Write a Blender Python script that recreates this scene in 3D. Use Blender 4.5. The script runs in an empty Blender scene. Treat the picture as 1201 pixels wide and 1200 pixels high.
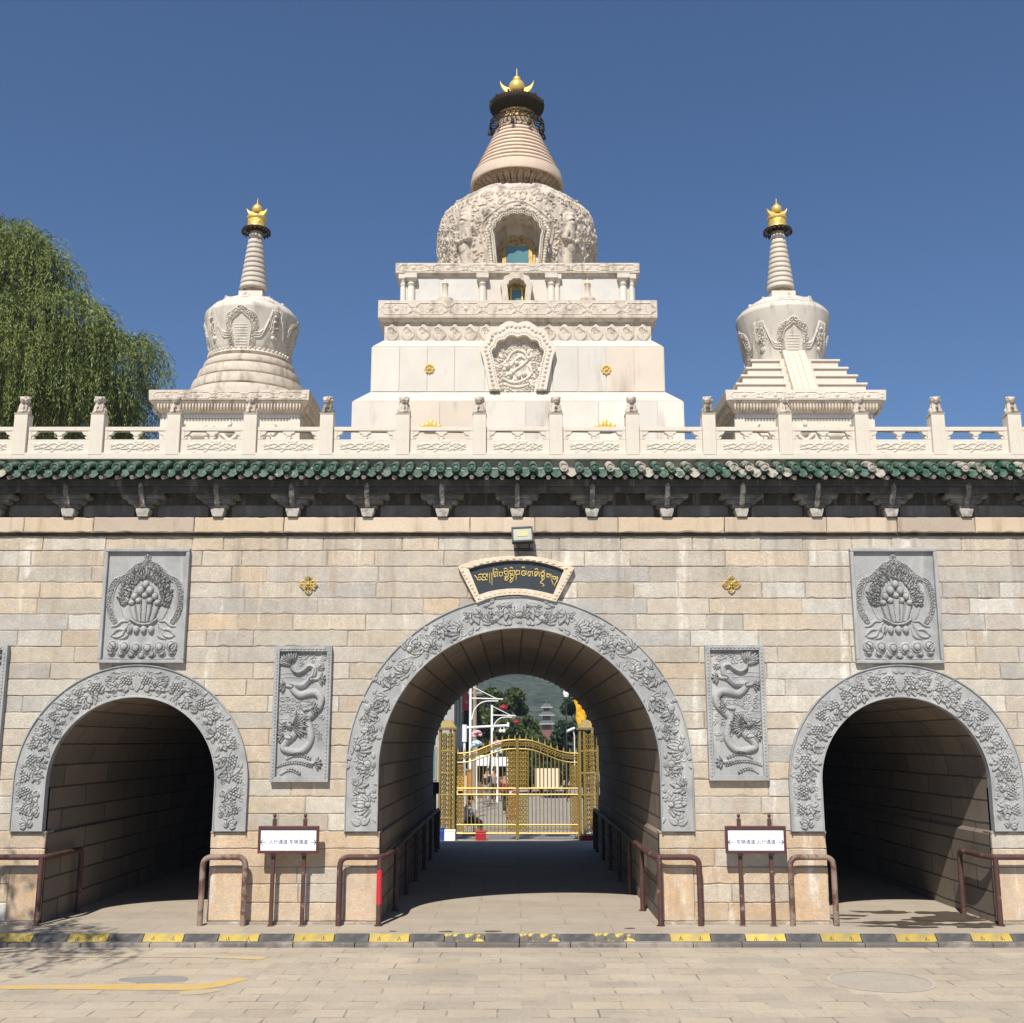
import bpy, bmesh, math, random
import numpy as np
from mathutils import Vector, Matrix, noise as mnoise
random.seed(7); rng = np.random.default_rng(7)
PI = math.pi
S = bpy.context.scene
COL = S.collection

# ------------------------------------------------------------------ materials
class NT:
    def __init__(s, name):
        s.m = bpy.data.materials.new(name); s.m.use_nodes = True
        s.t = s.m.node_tree; s.n = s.t.nodes; s.l = s.t.links
        s.b = s.n['Principled BSDF']
    def new(s, t, **k):
        o = s.n.new(t)
        for a, v in k.items(): setattr(o, a, v)
        return o
    def link(s, a, b): s.l.new(a, b)
    def coord(s, out='Object', scale=(1, 1, 1)):
        tc = s.new('ShaderNodeTexCoord'); mp = s.new('ShaderNodeMapping')
        mp.inputs['Scale'].default_value = scale
        s.link(tc.outputs[out], mp.inputs['Vector']); return mp.outputs[0]
    def noise(s, scale, detail=4, vec=None, rough=.55):
        o = s.new('ShaderNodeTexNoise'); o.inputs['Scale'].default_value = scale
        o.inputs['Detail'].default_value = detail; o.inputs['Roughness'].default_value = rough
        s.link(vec if vec is not None else s.coord(), o.inputs['Vector']); return o.outputs['Fac']
    def ramp(s, fac, a, b, c0=(0, 0, 0, 1), c1=(1, 1, 1, 1)):
        o = s.new('ShaderNodeValToRGB'); e = o.color_ramp.elements
        e[0].position = a; e[1].position = b; e[0].color = c0; e[1].color = c1
        s.link(fac, o.inputs[0]); return o.outputs[0]
    def mix(s, fac, a, b, blend='MIX'):
        o = s.new('ShaderNodeMix', data_type='RGBA', blend_type=blend)
        for v, i in ((fac, 0), (a, 6), (b, 7)):
            if isinstance(v, (int, float)): o.inputs[i].default_value = v
            elif isinstance(v, tuple): o.inputs[i].default_value = (v[0], v[1], v[2], 1)
            else: s.link(v, o.inputs[i])
        return o.outputs[2]
    def math(s, op, a, b=0.):
        o = s.new('ShaderNodeMath', operation=op)
        for v, i in ((a, 0), (b, 1)):
            if isinstance(v, (int, float)): o.inputs[i].default_value = v
            else: s.link(v, o.inputs[i])
        return o.outputs[0]
    def finish(s, col, rough=.8, metal=0., bump=None, bstr=.3, bdist=.01, spec=.3):
        if isinstance(col, tuple): s.b.inputs['Base Color'].default_value = (*col, 1)
        else: s.link(col, s.b.inputs['Base Color'])
        if isinstance(rough, (int, float)): s.b.inputs['Roughness'].default_value = rough
        else: s.link(rough, s.b.inputs['Roughness'])
        s.b.inputs['Metallic'].default_value = metal
        s.b.inputs['Specular IOR Level'].default_value = spec
        if bump is not None:
            o = s.new('ShaderNodeBump'); o.inputs['Strength'].default_value = bstr; o.inputs['Distance'].default_value = bdist
            s.link(bump, o.inputs['Height']); s.link(o.outputs[0], s.b.inputs['Normal'])
        return s.m

def sc(c, k): return tuple(min(.95, v * k) for v in c)

def mat(name, col, rough=.8, var=.18, scale=5, fine=60, fvar=.12, bump=.25, metal=0., stain=None, sscale=(5, 5, .5), sth=(.55, .72), samt=.7,
        patch=None, pscale=2.5, pth=(.55, .65), pamt=.8, objrand=0., spec=.3, attr=False, bdist=.006):
    """generic weathered surface: broad variation, fine grain, vertical run-off stains, patches of another colour"""
    t = NT(name)
    if attr:
        a = t.new('ShaderNodeAttribute', attribute_name='col'); base = a.outputs['Color']
    else: base = t.mix(t.noise(scale), sc(col, 1 - var), sc(col, 1 + var))
    if attr: base = t.mix(t.noise(scale), t.mix(1., base, (1 - var,) * 3, 'MULTIPLY'), t.mix(1., base, (1 + var,) * 3, 'MULTIPLY'))
    fn = t.noise(fine, 3)
    base = t.mix(fn, t.mix(1., base, (1 - fvar * 2,) * 3, 'MULTIPLY'), t.mix(1., base, (1 + fvar * 1.6,) * 3, 'MULTIPLY'))
    if patch:
        f = t.ramp(t.noise(pscale, 6, rough=.65), *pth)
        base = t.mix(t.math('MULTIPLY', f, pamt), base, patch)
    if stain:
        f = t.ramp(t.noise(1., 5, t.coord('Object', sscale), .6), *sth)
        base = t.mix(t.math('MULTIPLY', f, samt), base, stain)
    if objrand:
        oi = t.new('ShaderNodeObjectInfo'); r = oi.outputs['Random']
        base = t.mix(r, t.mix(1., base, (1 - objrand,) * 3, 'MULTIPLY'), t.mix(1., base, (1 + objrand,) * 3, 'MULTIPLY'))
    bh = t.math('ADD', t.noise(fine * .8, 4), t.noise(scale * 2.5, 3))
    return t.finish(base, rough, metal, bh, bump, bdist, spec)

MARB = mat('white_marble', (.56, .52, .455), .6, .12, 2.2, 40, .07, .12, stain=(.36, .29, .22), sscale=(3, 3, .4), sth=(.54, .76), samt=.5, patch=(.66, .55, .43), pscale=1.1, pth=(.52, .75), pamt=.35)
MARBD = mat('weathered_marble', (.565, .50, .415), .75, .16, 4, 45, .14, .3, stain=(.25, .20, .155), sscale=(6, 6, 1.6), sth=(.50, .66), samt=.65, patch=(.40, .32, .245), pscale=5, pth=(.5, .68), pamt=.5)
MARBR = mat('balustrade_marble', (.61, .555, .47), .65, .10, 3, 50, .07, .15, stain=(.42, .34, .25), sscale=(6, 6, .8), sth=(.58, .8), samt=.35)
MARBG = mat('grey_veined_marble', (.53, .51, .47), .55, .12, 4, 50, .06, .1, patch=(.60, .56, .49), pscale=2.5, pth=(.45, .6), pamt=.6)
GREY = mat('grey_carved_stone', (.345, .347, .342), .85, .16, 3.2, 75, .18, .45, stain=(.52, .51, .48), sscale=(6, 6, .9), sth=(.54, .70), samt=.55, patch=(.21, .22, .228), pscale=2.2, pth=(.48, .62), pamt=.6)
SOOT = mat('weathered_shaded_stone', (.058, .058, .056), .9, .45, 4, 60, .3, .6, stain=(.26, .25, .23), sscale=(7, 7, .8), sth=(.56, .72), samt=.6, patch=(.12, .11, .095), pscale=2.2, pth=(.5, .62), pamt=.6)  # weathered grey stone, its tone lowered to carry the shade under the eave
LIMEST = mat('limewashed_stone', (.40, .37, .33), .85, .35, 9, 60, .2, .4, patch=(.16, .15, .14), pscale=7, pth=(.5, .6), pamt=.7)
MORTAR = mat('mortar', (.30, .26, .21), .95, .3, 6, 60, .2, .3, patch=(.55, .50, .43), pscale=3, pth=(.52, .62), pamt=.6)
COPE = mat('coping_stone', (.5, .4, .3), .85, .14, 3, 90, .14, .35, stain=(.24, .17, .11), sscale=(4, 4, .5), sth=(.54, .72), samt=.65, attr=True)
TUNNEL_M = None
def blocks_mat():
    t = NT('granite_blocks')
    a = t.new('ShaderNodeAttribute', attribute_name='col'); base = a.outputs['Color']
    base = t.mix(t.noise(3., 5), t.mix(1., base, (.70,) * 3, 'MULTIPLY'), t.mix(1., base, (1.22,) * 3, 'MULTIPLY'))
    base = t.mix(t.math('MULTIPLY', t.ramp(t.noise(6.5, 6, rough=.7), .47, .62), .5), base, (.46, .415, .36))
    base = t.mix(t.math('MULTIPLY', t.ramp(t.noise(.55, 5, rough=.6), .42, .6), .30), base, (.575, .525, .445))   # broad bleached areas across the joints
    base = t.mix(t.noise(16, 5, rough=.7), t.mix(1., base, (.74,) * 3, 'MULTIPLY'), t.mix(1., base, (1.24,) * 3, 'MULTIPLY'))
    sp = t.noise(150, 2); base = t.mix(t.ramp(sp, .36, .5), t.mix(1., base, (.62,) * 3, 'MULTIPLY'), base)   # dark granite flecks
    base = t.mix(t.noise(45, 3), t.mix(1., base, (.86,) * 3, 'MULTIPLY'), t.mix(1., base, (1.12,) * 3, 'MULTIPLY'))
    f = t.ramp(t.noise(1., 6, t.coord('Object', (3.4, 3.4, .42)), .64), .575, .70)                            # pale lime run-off
    f = t.mix(1., f, t.ramp(t.noise(11, 5, rough=.7), .36, .60), 'MULTIPLY'); base = t.mix(t.math('MULTIPLY', f, .85), base, (.76, .715, .64))
    f = t.ramp(t.noise(1., 5, t.coord('Object', (3.7, 3.1, .9)), .62), .575, .72)                            # rusty / sooty runs
    base = t.mix(t.math('MULTIPLY', f, .62), base, (.36, .25, .155))
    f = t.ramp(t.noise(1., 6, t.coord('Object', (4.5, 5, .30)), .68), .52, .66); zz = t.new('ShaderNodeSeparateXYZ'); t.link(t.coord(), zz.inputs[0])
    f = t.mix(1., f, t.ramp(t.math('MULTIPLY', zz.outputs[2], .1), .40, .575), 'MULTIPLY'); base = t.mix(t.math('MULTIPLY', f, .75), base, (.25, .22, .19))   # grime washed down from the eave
    f = t.ramp(t.noise(1.7, 6, rough=.7), .58, .68)
    base = t.mix(t.math('MULTIPLY', f, .3), base, (.36, .33, .30))
    bh = t.math('ADD', t.noise(70, 4), t.noise(9, 4))
    return t.finish(base, .85, 0., bh, .6, .012, .25)
BLOCK = blocks_mat()
def brick_uv(name, c1, c2, mort, bw, bh, ms=.012, rough=.85, bump=.5, out='UV', noisevar=.25, sq=0., stain=None, mixm=1.):
    t = NT(name); v = t.coord(out)
    b = t.new('ShaderNodeTexBrick'); b.offset = .5; b.squash = 1
    b.inputs['Scale'].default_value = 1; b.inputs['Brick Width'].default_value = bw; b.inputs['Row Height'].default_value = bh
    b.inputs['Mortar Size'].default_value = ms; b.inputs['Mortar Smooth'].default_value = .2; b.inputs['Bias'].default_value = 0
    b.inputs['Color1'].default_value = (*c1, 1); b.inputs['Color2'].default_value = (*c2, 1); b.inputs['Mortar'].default_value = (*mort, 1)
    # wobble the joints a little
    nz = t.new('ShaderNodeTexNoise'); nz.inputs['Scale'].default_value = 3.; t.link(v, nz.inputs['Vector'])
    vm = t.new('ShaderNodeVectorMath', operation='SCALE'); vm.inputs['Scale'].default_value = .03; t.link(nz.outputs['Color'], vm.inputs[0])
    va = t.new('ShaderNodeVectorMath', operation='ADD'); t.link(v, va.inputs[0]); t.link(vm.outputs[0], va.inputs[1])
    t.link(va.outputs[0], b.inputs['Vector'])
    base = b.outputs['Color']
    base = t.mix(t.noise(1.3, 6, v), t.mix(1., base, (1 - noisevar,) * 3, 'MULTIPLY'), t.mix(1., base, (1 + noisevar,) * 3, 'MULTIPLY'))
    base = t.mix(t.noise(38, 3, v), t.mix(1., base, (.85,) * 3, 'MULTIPLY'), t.mix(1., base, (1.13,) * 3, 'MULTIPLY'))
    if stain:
        f = t.ramp(t.noise(.8, 6, v, .68), .55, .70); base = t.mix(t.math('MULTIPLY', f, .55), base, stain)
    bhn = t.math('ADD', t.math('MULTIPLY', b.outputs['Fac'], -1.), t.math('MULTIPLY', t.noise(30, 4, v), .5))
    return t.finish(base, rough, 0., bhn, bump, .012, .25)
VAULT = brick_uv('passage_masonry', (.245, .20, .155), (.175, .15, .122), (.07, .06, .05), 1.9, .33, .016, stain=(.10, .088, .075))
def paver_mat():
    t = NT('stone_pavers'); v = t.coord('Object')
    nz = t.new('ShaderNodeTexNoise'); nz.inputs['Scale'].default_value = 4.; t.link(v, nz.inputs['Vector'])
    vm = t.new('ShaderNodeVectorMath', operation='SCALE'); vm.inputs['Scale'].default_value = .035; t.link(nz.outputs['Color'], vm.inputs[0])
    va = t.new('ShaderNodeVectorMath', operation='ADD'); t.link(v, va.inputs[0]); t.link(vm.outputs[0], va.inputs[1])
    b = t.new('ShaderNodeTexBrick'); b.offset = .5; b.inputs['Scale'].default_value = 1; b.inputs['Brick Width'].default_value = .52; b.inputs['Row Height'].default_value = .36; b.inputs['Mortar Size'].default_value = .011; b.inputs['Mortar Smooth'].default_value = .3
    b.inputs['Color1'].default_value = (.49, .412, .312, 1); b.inputs['Color2'].default_value = (.39, .337, .268, 1); b.inputs['Mortar'].default_value = (.41, .36, .295, 1); t.link(va.outputs[0], b.inputs['Vector'])
    base = b.outputs['Color']
    j = t.mix(1., b.outputs['Fac'], t.ramp(t.noise(2.3, 4, v), .50, .60), 'MULTIPLY'); base = t.mix(t.math('MULTIPLY', j, .8), base, (.15, .125, .10))     # joints open only here and there
    base = t.mix(t.noise(.8, 6, v, .65), t.mix(1., base, (.68,) * 3, 'MULTIPLY'), t.mix(1., base, (1.2,) * 3, 'MULTIPLY'))
    base = t.mix(t.math('MULTIPLY', t.ramp(t.noise(1., 5, t.coord('Object', (.25, 1.6, 1)), .6), .52, .68), .35), base, (.53, .46, .365))                  # wheel-polished lanes
    base = t.mix(t.math('MULTIPLY', t.ramp(t.noise(1.9, 6, v, .7), .55, .66), .4), base, (.27, .235, .195))
    base = t.mix(t.math('MULTIPLY', t.ramp(t.noise(.9, 4, v), .56, .66), .25), base, (.47, .365, .25))
    base = t.mix(t.noise(55, 3, v), t.mix(1., base, (.74,) * 3, 'MULTIPLY'), t.mix(1., base, (1.2,) * 3, 'MULTIPLY'))
    base = t.mix(t.ramp(t.noise(24, 2, v), .70, .74), base, (.16, .13, .10))                                                                              # grit
    return t.finish(base, .85, 0., t.math('ADD', t.math('MULTIPLY', b.outputs['Fac'], -1.), t.noise(26, 5, v)), .5, .01, .2)
PAVER = paver_mat()
FARPAVE = brick_uv('far_pavers', (.34, .31, .27), (.29, .275, .25), (.2, .18, .16), .8, .5, .012, .8, .2, 'Object', .12)
def apron_mat():
    t = NT('worn_concrete'); v = t.coord('Object')
    base = t.mix(t.noise(1.2, 6, v, .65), (.30, .255, .20), (.49, .42, .335))
    base = t.mix(t.noise(30, 4, v), t.mix(1., base, (.85,) * 3, 'MULTIPLY'), t.mix(1., base, (1.12,) * 3, 'MULTIPLY'))
    f = t.ramp(t.noise(.9, 7, t.coord('Object', (1, 2.2, 1)), .7), .56, .64); base = t.mix(t.math('MULTIPLY', f, .35), base, (.25, .215, .175))
    b = t.new('ShaderNodeTexBrick'); b.offset = .5; b.inputs['Scale'].default_value = 1
    b.inputs['Brick Width'].default_value = 1.3; b.inputs['Row Height'].default_value = .62; b.inputs['Mortar Size'].default_value = .008
    b.inputs['Color1'].default_value = (1, 1, 1, 1); b.inputs['Color2'].default_value = (.93, .93, .93, 1); b.inputs['Mortar'].default_value = (.72, .7, .66, 1)
    t.link(v, b.inputs['Vector']); base = t.mix(1., base, b.outputs['Color'], 'MULTIPLY')
    return t.finish(base, .85, 0., t.noise(40, 5, v), .25, .006, .25)
APRON = apron_mat()
WET = mat('damp_concrete', (.085, .068, .05), .5, .3, 3, 40, .15, .1, spec=.4)
GOLD = mat('gilded_metal', (.84, .58, .15), .36, .1, 8, 40, .08, .15, metal=.42, spec=.5)
GOLDD = mat('tarnished_gilding', (.50, .33, .12), .5, .3, 9, 40, .2, .4, metal=.6, patch=(.16, .10, .04), pscale=12, pth=(.5, .6), pamt=.7)
GATEG = mat('gold_painted_iron', (.36, .255, .07), .45, .2, 6, 40, .15, .1, metal=.45, spec=.5)
BRONZE = mat('dark_bronze', (.045, .034, .022), .6, .3, 10, 60, .2, .4, metal=.4)
RUST = mat('maroon_painted_pipe', (.085, .038, .032), .68, .4, 6, 60, .3, .5, patch=(.30, .22, .17), pscale=6, pth=(.60, .68), pamt=.8, spec=.4)
RUSTP = mat('worn_primer_pipe', (.27, .20, .155), .65, .3, 8, 80, .25, .3, patch=(.095, .042, .034), pscale=4, pth=(.46, .56), pamt=.9)
MAROON = mat('maroon_frame_paint', (.085, .03, .03), .5, .15, 8, 60, .1, .1, spec=.4)
WHITEP = mat('white_sign_face', (.80, .79, .80), .4, .03, 3, 40, .02, .02)
BLUEI = mat('blue_lettering', (.05, .12, .22), .6, .05, 3, 40, .02, .02)
REDI = mat('faded_red_lettering', (.74, .55, .50), .6, .05, 3, 40, .02, .02)
PALEI = mat('pale_blue_lettering', (.60, .68, .74), .6, .05, 3, 40, .02, .02)
RUBBER = mat('black_rubber', (.060, .060, .062), .75, .25, 5, 70, .15, .2, patch=(.16, .145, .125), pscale=3, pth=(.5, .68), pamt=.6)
YELLOW = mat('yellow_rubber', (.53, .39, .075), .65, .15, 5, 70, .14, .2, patch=(.33, .28, .14), pscale=4, pth=(.46, .62), pamt=.75, objrand=.18)
YWORN = mat('yellow_rubber_worn_dark', (.13, .12, .10), .75, .2, 5, 70, .15, .25, patch=(.62, .47, .09), pscale=9, pth=(.55, .58), pamt=.9)
KERB = mat('grey_kerb_stone', (.14, .125, .115), .8, .25, 3, 70, .15, .3, patch=(.33, .29, .24), pscale=1.2, pth=(.5, .6), pamt=.8)
RPAINT = mat('worn_yellow_road_paint', (.58, .39, .13), .75, .15, 4, 60, .12, .15, patch=(.48, .38, .24), pscale=7, pth=(.48, .62), pamt=.8)
RPAINTF = mat('faded_yellow_road_paint', (.52, .39, .20), .75, .15, 4, 60, .12, .15, patch=(.43, .37, .29), pscale=5, pth=(.42, .56), pamt=.9)
ASPH = mat('grey_patch', (.27, .25, .225), .85, .1, 4, 80, .12, .3)
PLAQ = mat('dark_slate_board', (.028, .036, .044), .5, .15, 6, 60, .1, .1, spec=.4)
PLFR = mat('cream_gilt_frame', (.60, .50, .37), .65, .15, 12, 60, .14, .2, patch=(.70, .64, .55), pscale=14, pth=(.5, .6), pamt=.7)
LETG = mat('gold_lettering', (.72, .53, .16), .45, .1, 12, 60, .1, .1, metal=.3)
LAMPG = mat('lamp_reflector', (.24, .25, .22), .3, .05, 12, 60, .05, .05, metal=.2)
BLACKP = mat('black_housing', (.03, .032, .036), .5, .1, 12, 60, .1, .1)
GLASS = mat('teal_window_glass', (.10, .21, .23), .12, .25, 2, 30, .03, .02, spec=.6)
WHITEM = mat('white_painted_steel', (.78, .78, .76), .45, .05, 4, 40, .04, .05)
REDL = mat('red_lantern_fabric', (.30, .022, .026), .5, .15, 8, 40, .1, .1)
WOODP = mat('weathered_wood_pole', (.30, .24, .17), .8, .2, 5, 50, .15, .2)
def tile_mat(name, g, worn, th):
    t = NT(name); oi = t.new('ShaderNodeObjectInfo'); v = t.coord('Object')
    mp = t.new('ShaderNodeVectorMath', operation='ADD'); cmb = t.new('ShaderNodeCombineXYZ')
    t.link(t.math('MULTIPLY', oi.outputs['Random'], 37.), cmb.inputs[0]); t.link(v, mp.inputs[0]); t.link(cmb.outputs[0], mp.inputs[1])
    v2 = mp.outputs[0]
    base = t.mix(t.noise(14, 4, v2), sc(g, .6), sc(g, 1.5))
    pale = t.mix(t.noise(22, 3, v2), (.21, .27, .21), g)
    base = t.mix(t.math('MULTIPLY', t.ramp(t.noise(9, 5, v2), .44, .6), .75), base, pale)
    f = t.ramp(t.math('ADD', t.noise(10, 5, v2), t.math('MULTIPLY', oi.outputs['Random'], .25)), *th)
    base = t.mix(f, base, worn)
    return t.finish(base, t.mix(f, (.48,) * 3, (.85,) * 3), 0., t.noise(45, 4, v2), .5, .006, .3)
TILE = tile_mat('green_glazed_tile', (.024, .072, .046), (.36, .315, .265), (.84, .90))
TILEW = tile_mat('worn_green_tile', (.032, .08, .05), (.40, .36, .31), (.56, .68))
LEAFW = None
def leaf_mat(name, c1, c2, trans=.25):
    t = NT(name); oi = t.noise(.9, 3); n2 = t.noise(9, 2)
    base = t.mix(t.ramp(oi, .3, .7), c1, c2); base = t.mix(n2, t.mix(1., base, (.6,) * 3, 'MULTIPLY'), t.mix(1., base, (1.4,) * 3, 'MULTIPLY'))
    t.finish(base, .5, 0., spec=.3)
    tr = t.new('ShaderNodeBsdfTranslucent'); t.link(base, tr.inputs[0])
    ms = t.new('ShaderNodeMixShader'); ms.inputs[0].default_value = trans
    t.link(t.b.outputs[0], ms.inputs[1]); t.link(tr.outputs[0], ms.inputs[2])
    t.link(ms.outputs[0], t.n['Material Output'].inputs[0]); return t.m
WILL = leaf_mat('willow_leaves', (.10, .145, .036), (.215, .24, .062), .16)
BROAD = leaf_mat('broadleaf_foliage', (.045, .085, .022), (.10, .115, .03))
DARKF = leaf_mat('dark_foliage', (.022, .05, .026), (.045, .075, .035))
BARK = mat('bark', (.14, .11, .08), .9, .3, 6, 40, .25, .6)

# ------------------------------------------------------------------ mesh helpers
def tag(o, label=None, cat=None, group=None, kind=None):
    if label: o['label'] = label
    if cat: o['category'] = cat
    if group: o['group'] = group
    if kind: o['kind'] = kind
    return o
def empty(name, loc=(0, 0, 0), label=None, cat=None, group=None, rz=0):
    o = bpy.data.objects.new(name, None); COL.objects.link(o); o.location = loc; o.rotation_euler.z = rz
    o.empty_display_size = .2
    return tag(o, label, cat, group)
def link(name, me, m, parent=None, smooth=False, bevel=0., seg=2):
    o = bpy.data.objects.new(name, me); COL.objects.link(o)
    if m: me.materials.append(m)
    if parent: o.parent = parent
    if smooth: me.polygons.foreach_set('use_smooth', [True] * len(me.polygons))
    if bevel:
        md = o.modifiers.new('b', 'BEVEL'); md.width = bevel; md.segments = seg; md.limit_method = 'ANGLE'; md.angle_limit = math.radians(40)
    return o
class MB:
    def __init__(s): s.v = []; s.f = []; s.c = []
    def add(s, vs, fs, c=None):
        k = len(s.v); s.v += [tuple(v) for v in vs]; s.f += [tuple(i + k for i in f) for f in fs]
        if c: s.c += [c] * len(fs)
        return s
    def box(s, x0, x1, y0, y1, z0, z1, c=None):
        return s.add([(x0, y0, z0), (x1, y0, z0), (x1, y1, z0), (x0, y1, z0), (x0, y0, z1), (x1, y0, z1), (x1, y1, z1), (x0, y1, z1)],
                     [(0, 1, 5, 4), (1, 2, 6, 5), (2, 3, 7, 6), (3, 0, 4, 7), (4, 5, 6, 7), (3, 2, 1, 0)], c)
    def frus(s, cx, cy, a0, z0, a1, z1):      # square frustum
        return s.add([(cx - a0, cy - a0, z0), (cx + a0, cy - a0, z0), (cx + a0, cy + a0, z0), (cx - a0, cy + a0, z0),
                      (cx - a1, cy - a1, z1), (cx + a1, cy - a1, z1), (cx + a1, cy + a1, z1), (cx - a1, cy + a1, z1)],
                     [(0, 1, 5, 4), (1, 2, 6, 5), (2, 3, 7, 6), (3, 0, 4, 7), (4, 5, 6, 7), (3, 2, 1, 0)])
    def prism(s, pts, y0, y1):                # polygon in XZ (ccw seen from -Y), extruded along Y
        n = len(pts)
        return s.add([(x, y0, z) for x, z in pts] + [(x, y1, z) for x, z in pts],
                     [tuple(range(n)), tuple(range(2 * n - 1, n - 1, -1))] + [((i + 1) % n, i, n + i, n + (i + 1) % n) for i in range(n)])
    def prismx(s, pts, x0, x1):               # polygon in YZ extruded along X
        n = len(pts)
        return s.add([(x0, y, z) for y, z in pts] + [(x1, y, z) for y, z in pts],
                     [tuple(range(n - 1, -1, -1)), tuple(range(n, 2 * n))] + [(i, (i + 1) % n, n + (i + 1) % n, n + i) for i in range(n)])
    def prismz(s, pts, z0, z1):
        n = len(pts)
        return s.add([(x, y, z0) for x, y in pts] + [(x, y, z1) for x, y in pts],
                     [tuple(range(n - 1, -1, -1)), tuple(range(n, 2 * n))] + [(i, (i + 1) % n, n + (i + 1) % n, n + i) for i in range(n)])
    def tube(s, pts, r, n=8, cap=True):
        pts = [Vector(p) for p in pts]; m = len(pts)
        rs = list(np.interp(np.linspace(0, 1, m), np.linspace(0, 1, len(r)), r)) if isinstance(r, (list, tuple)) else [r] * m
        vs = []; up = None
        for i, p in enumerate(pts):
            d = (pts[min(i + 1, m - 1)] - pts[max(i - 1, 0)]).normalized()
            if up is None: up = Vector((0, 0, 1)) if abs(d.z) < .9 else Vector((1, 0, 0))
            a = d.cross(up)
            if a.length < 1e-4: a = d.cross(Vector((0, 1, 0)))
            a.normalize(); b = a.cross(d).normalized(); up = b
            for k in range(n):
                t = 2 * PI * k / n; vs.append(p + (a * math.cos(t) + b * math.sin(t)) * rs[i])
        fs = [(i * n + k, i * n + (k + 1) % n, (i + 1) * n + (k + 1) % n, (i + 1) * n + k) for i in range(m - 1) for k in range(n)]
        if cap: fs += [tuple(range(n - 1, -1, -1)), tuple((m - 1) * n + k for k in range(n))]
        return s.add(vs, fs)
    def lathe(s, prof, cx, cy, n=48):          # prof: (r, z) upward
        m = len(prof)
        vs = [(cx + r * math.cos(2 * PI * k / n), cy + r * math.sin(2 * PI * k / n), z) for r, z in prof for k in range(n)]
        fs = [(i * n + k, i * n + (k + 1) % n, (i + 1) * n + (k + 1) % n, (i + 1) * n + k) for i in range(m - 1) for k in range(n)]
        fs += [tuple(range(n - 1, -1, -1)), tuple((m - 1) * n + k for k in range(n))]
        return s.add(vs, fs)
    def ball(s, c, r, nu=12, nv=8, R=None):
        rx, ry, rz = r if isinstance(r, tuple) else (r, r, r); vs = []; fs = []
        for j in range(nv + 1):
            ph = PI * j / nv
            for i in range(nu):
                th = 2 * PI * i / nu; p = Vector((rx * math.sin(ph) * math.cos(th), ry * math.sin(ph) * math.sin(th), rz * math.cos(ph)))
                if R: p = R @ p
                vs.append((c[0] + p.x, c[1] + p.y, c[2] + p.z))
        for j in range(nv):
            for i in range(nu): fs.append((j * nu + i, (j + 1) * nu + i, (j + 1) * nu + (i + 1) % nu, j * nu + (i + 1) % nu))
        return s.add(vs, fs)
    def band(s, outer, inner, y0, y1):          # frame between two open XZ outlines of equal length
        n = len(outer)
        vs = [(x, y0, z) for x, z in outer] + [(x, y0, z) for x, z in inner] + [(x, y1, z) for x, z in outer] + [(x, y1, z) for x, z in inner]
        fs = []
        for i in range(n - 1):
            fs += [(i, i + 1, n + i + 1, n + i), (2 * n + i, 3 * n + i, 3 * n + i + 1, 2 * n + i + 1),
                   (i, 2 * n + i, 2 * n + i + 1, i + 1), (n + i, n + i + 1, 3 * n + i + 1, 3 * n + i)]
        fs += [(0, n, 3 * n, 2 * n), (n - 1, 3 * n - 1, 4 * n - 1, 2 * n - 1)]
        return s.add(vs, fs)
    def build(s, name, m, parent=None, smooth=False, bevel=0., seg=2):
        me = bpy.data.meshes.new(name); me.from_pydata(s.v, [], s.f)
        if s.c:
            a = me.attributes.new('col', 'FLOAT_COLOR', 'FACE'); a.data.foreach_set('color', np.array([(*c, 1) for c in s.c], 'f').ravel())
        me.update(); return link(name, me, m, parent, smooth, bevel, seg)
def smooth_angle(o, ang=40):
    me = o.data; me.polygons.foreach_set('use_smooth', [True] * len(me.polygons))
    try: me.set_sharp_from_angle(angle=math.radians(ang))
    except Exception: pass
    return o
def grid(name, P, m, parent=None, wrap=False, uv=None, smooth=True, keep=None):
    nu, nv = P.shape[:2]; me = bpy.data.meshes.new(name)
    idx = np.arange(nu * nv).reshape(nu, nv)
    a = idx if not wrap else np.vstack([idx, idx[:1]])
    q = np.stack([a[:-1, :-1], a[1:, :-1], a[1:, 1:], a[:-1, 1:]], -1)
    q = q.reshape(-1, 4) if keep is None else q[keep]
    me.vertices.add(nu * nv); me.vertices.foreach_set('co', P.reshape(-1, 3).astype('f').ravel())
    me.loops.add(len(q) * 4); me.loops.foreach_set('vertex_index', q.astype('i').ravel())
    me.polygons.add(len(q)); me.polygons.foreach_set('loop_start', np.arange(len(q), dtype='i') * 4)
    me.update(calc_edges=True)
    if uv is not None:
        l = me.uv_layers.new(name='UVMap'); l.data.foreach_set('uv', uv.reshape(-1, 2)[q.ravel()].astype('f').ravel())
    me.validate(); return link(name, me, m, parent, smooth)
def copy_tree(o, parent=None):
    c = o.copy(); COL.objects.link(c)
    if parent: c.parent = parent
    for ch in list(o.children): copy_tree(ch, c)
    return c
def cr(pts, n=8, closed=False):                 # Catmull-Rom
    P = [np.array(p, float) for p in pts]; out = []
    m = len(P)
    for i in range(m if closed else m - 1):
        p0 = P[i - 1] if (i > 0 or closed) else 2 * P[0] - P[1]; p1 = P[i]; p2 = P[(i + 1) % m]
        p3 = P[(i + 2) % m] if (i + 2 < m or closed) else 2 * P[-1] - P[-2]
        for k in range(n):
            t = k / n; out.append(.5 * (2 * p1 + (p2 - p0) * t + (2 * p0 - 5 * p1 + 4 * p2 - p3) * t * t + (3 * p1 - p0 - 3 * p2 + p3) * t ** 3))
    if not closed: out.append(P[-1])
    return [tuple(p) for p in out]
def resample(pts, n):
    P = np.array(pts, float); d = np.r_[0, np.cumsum(np.hypot(*(P[1:] - P[:-1]).T))]
    t = np.linspace(0, d[-1], n); return list(zip(np.interp(t, d, P[:, 0]), np.interp(t, d, P[:, 1])))

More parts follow.
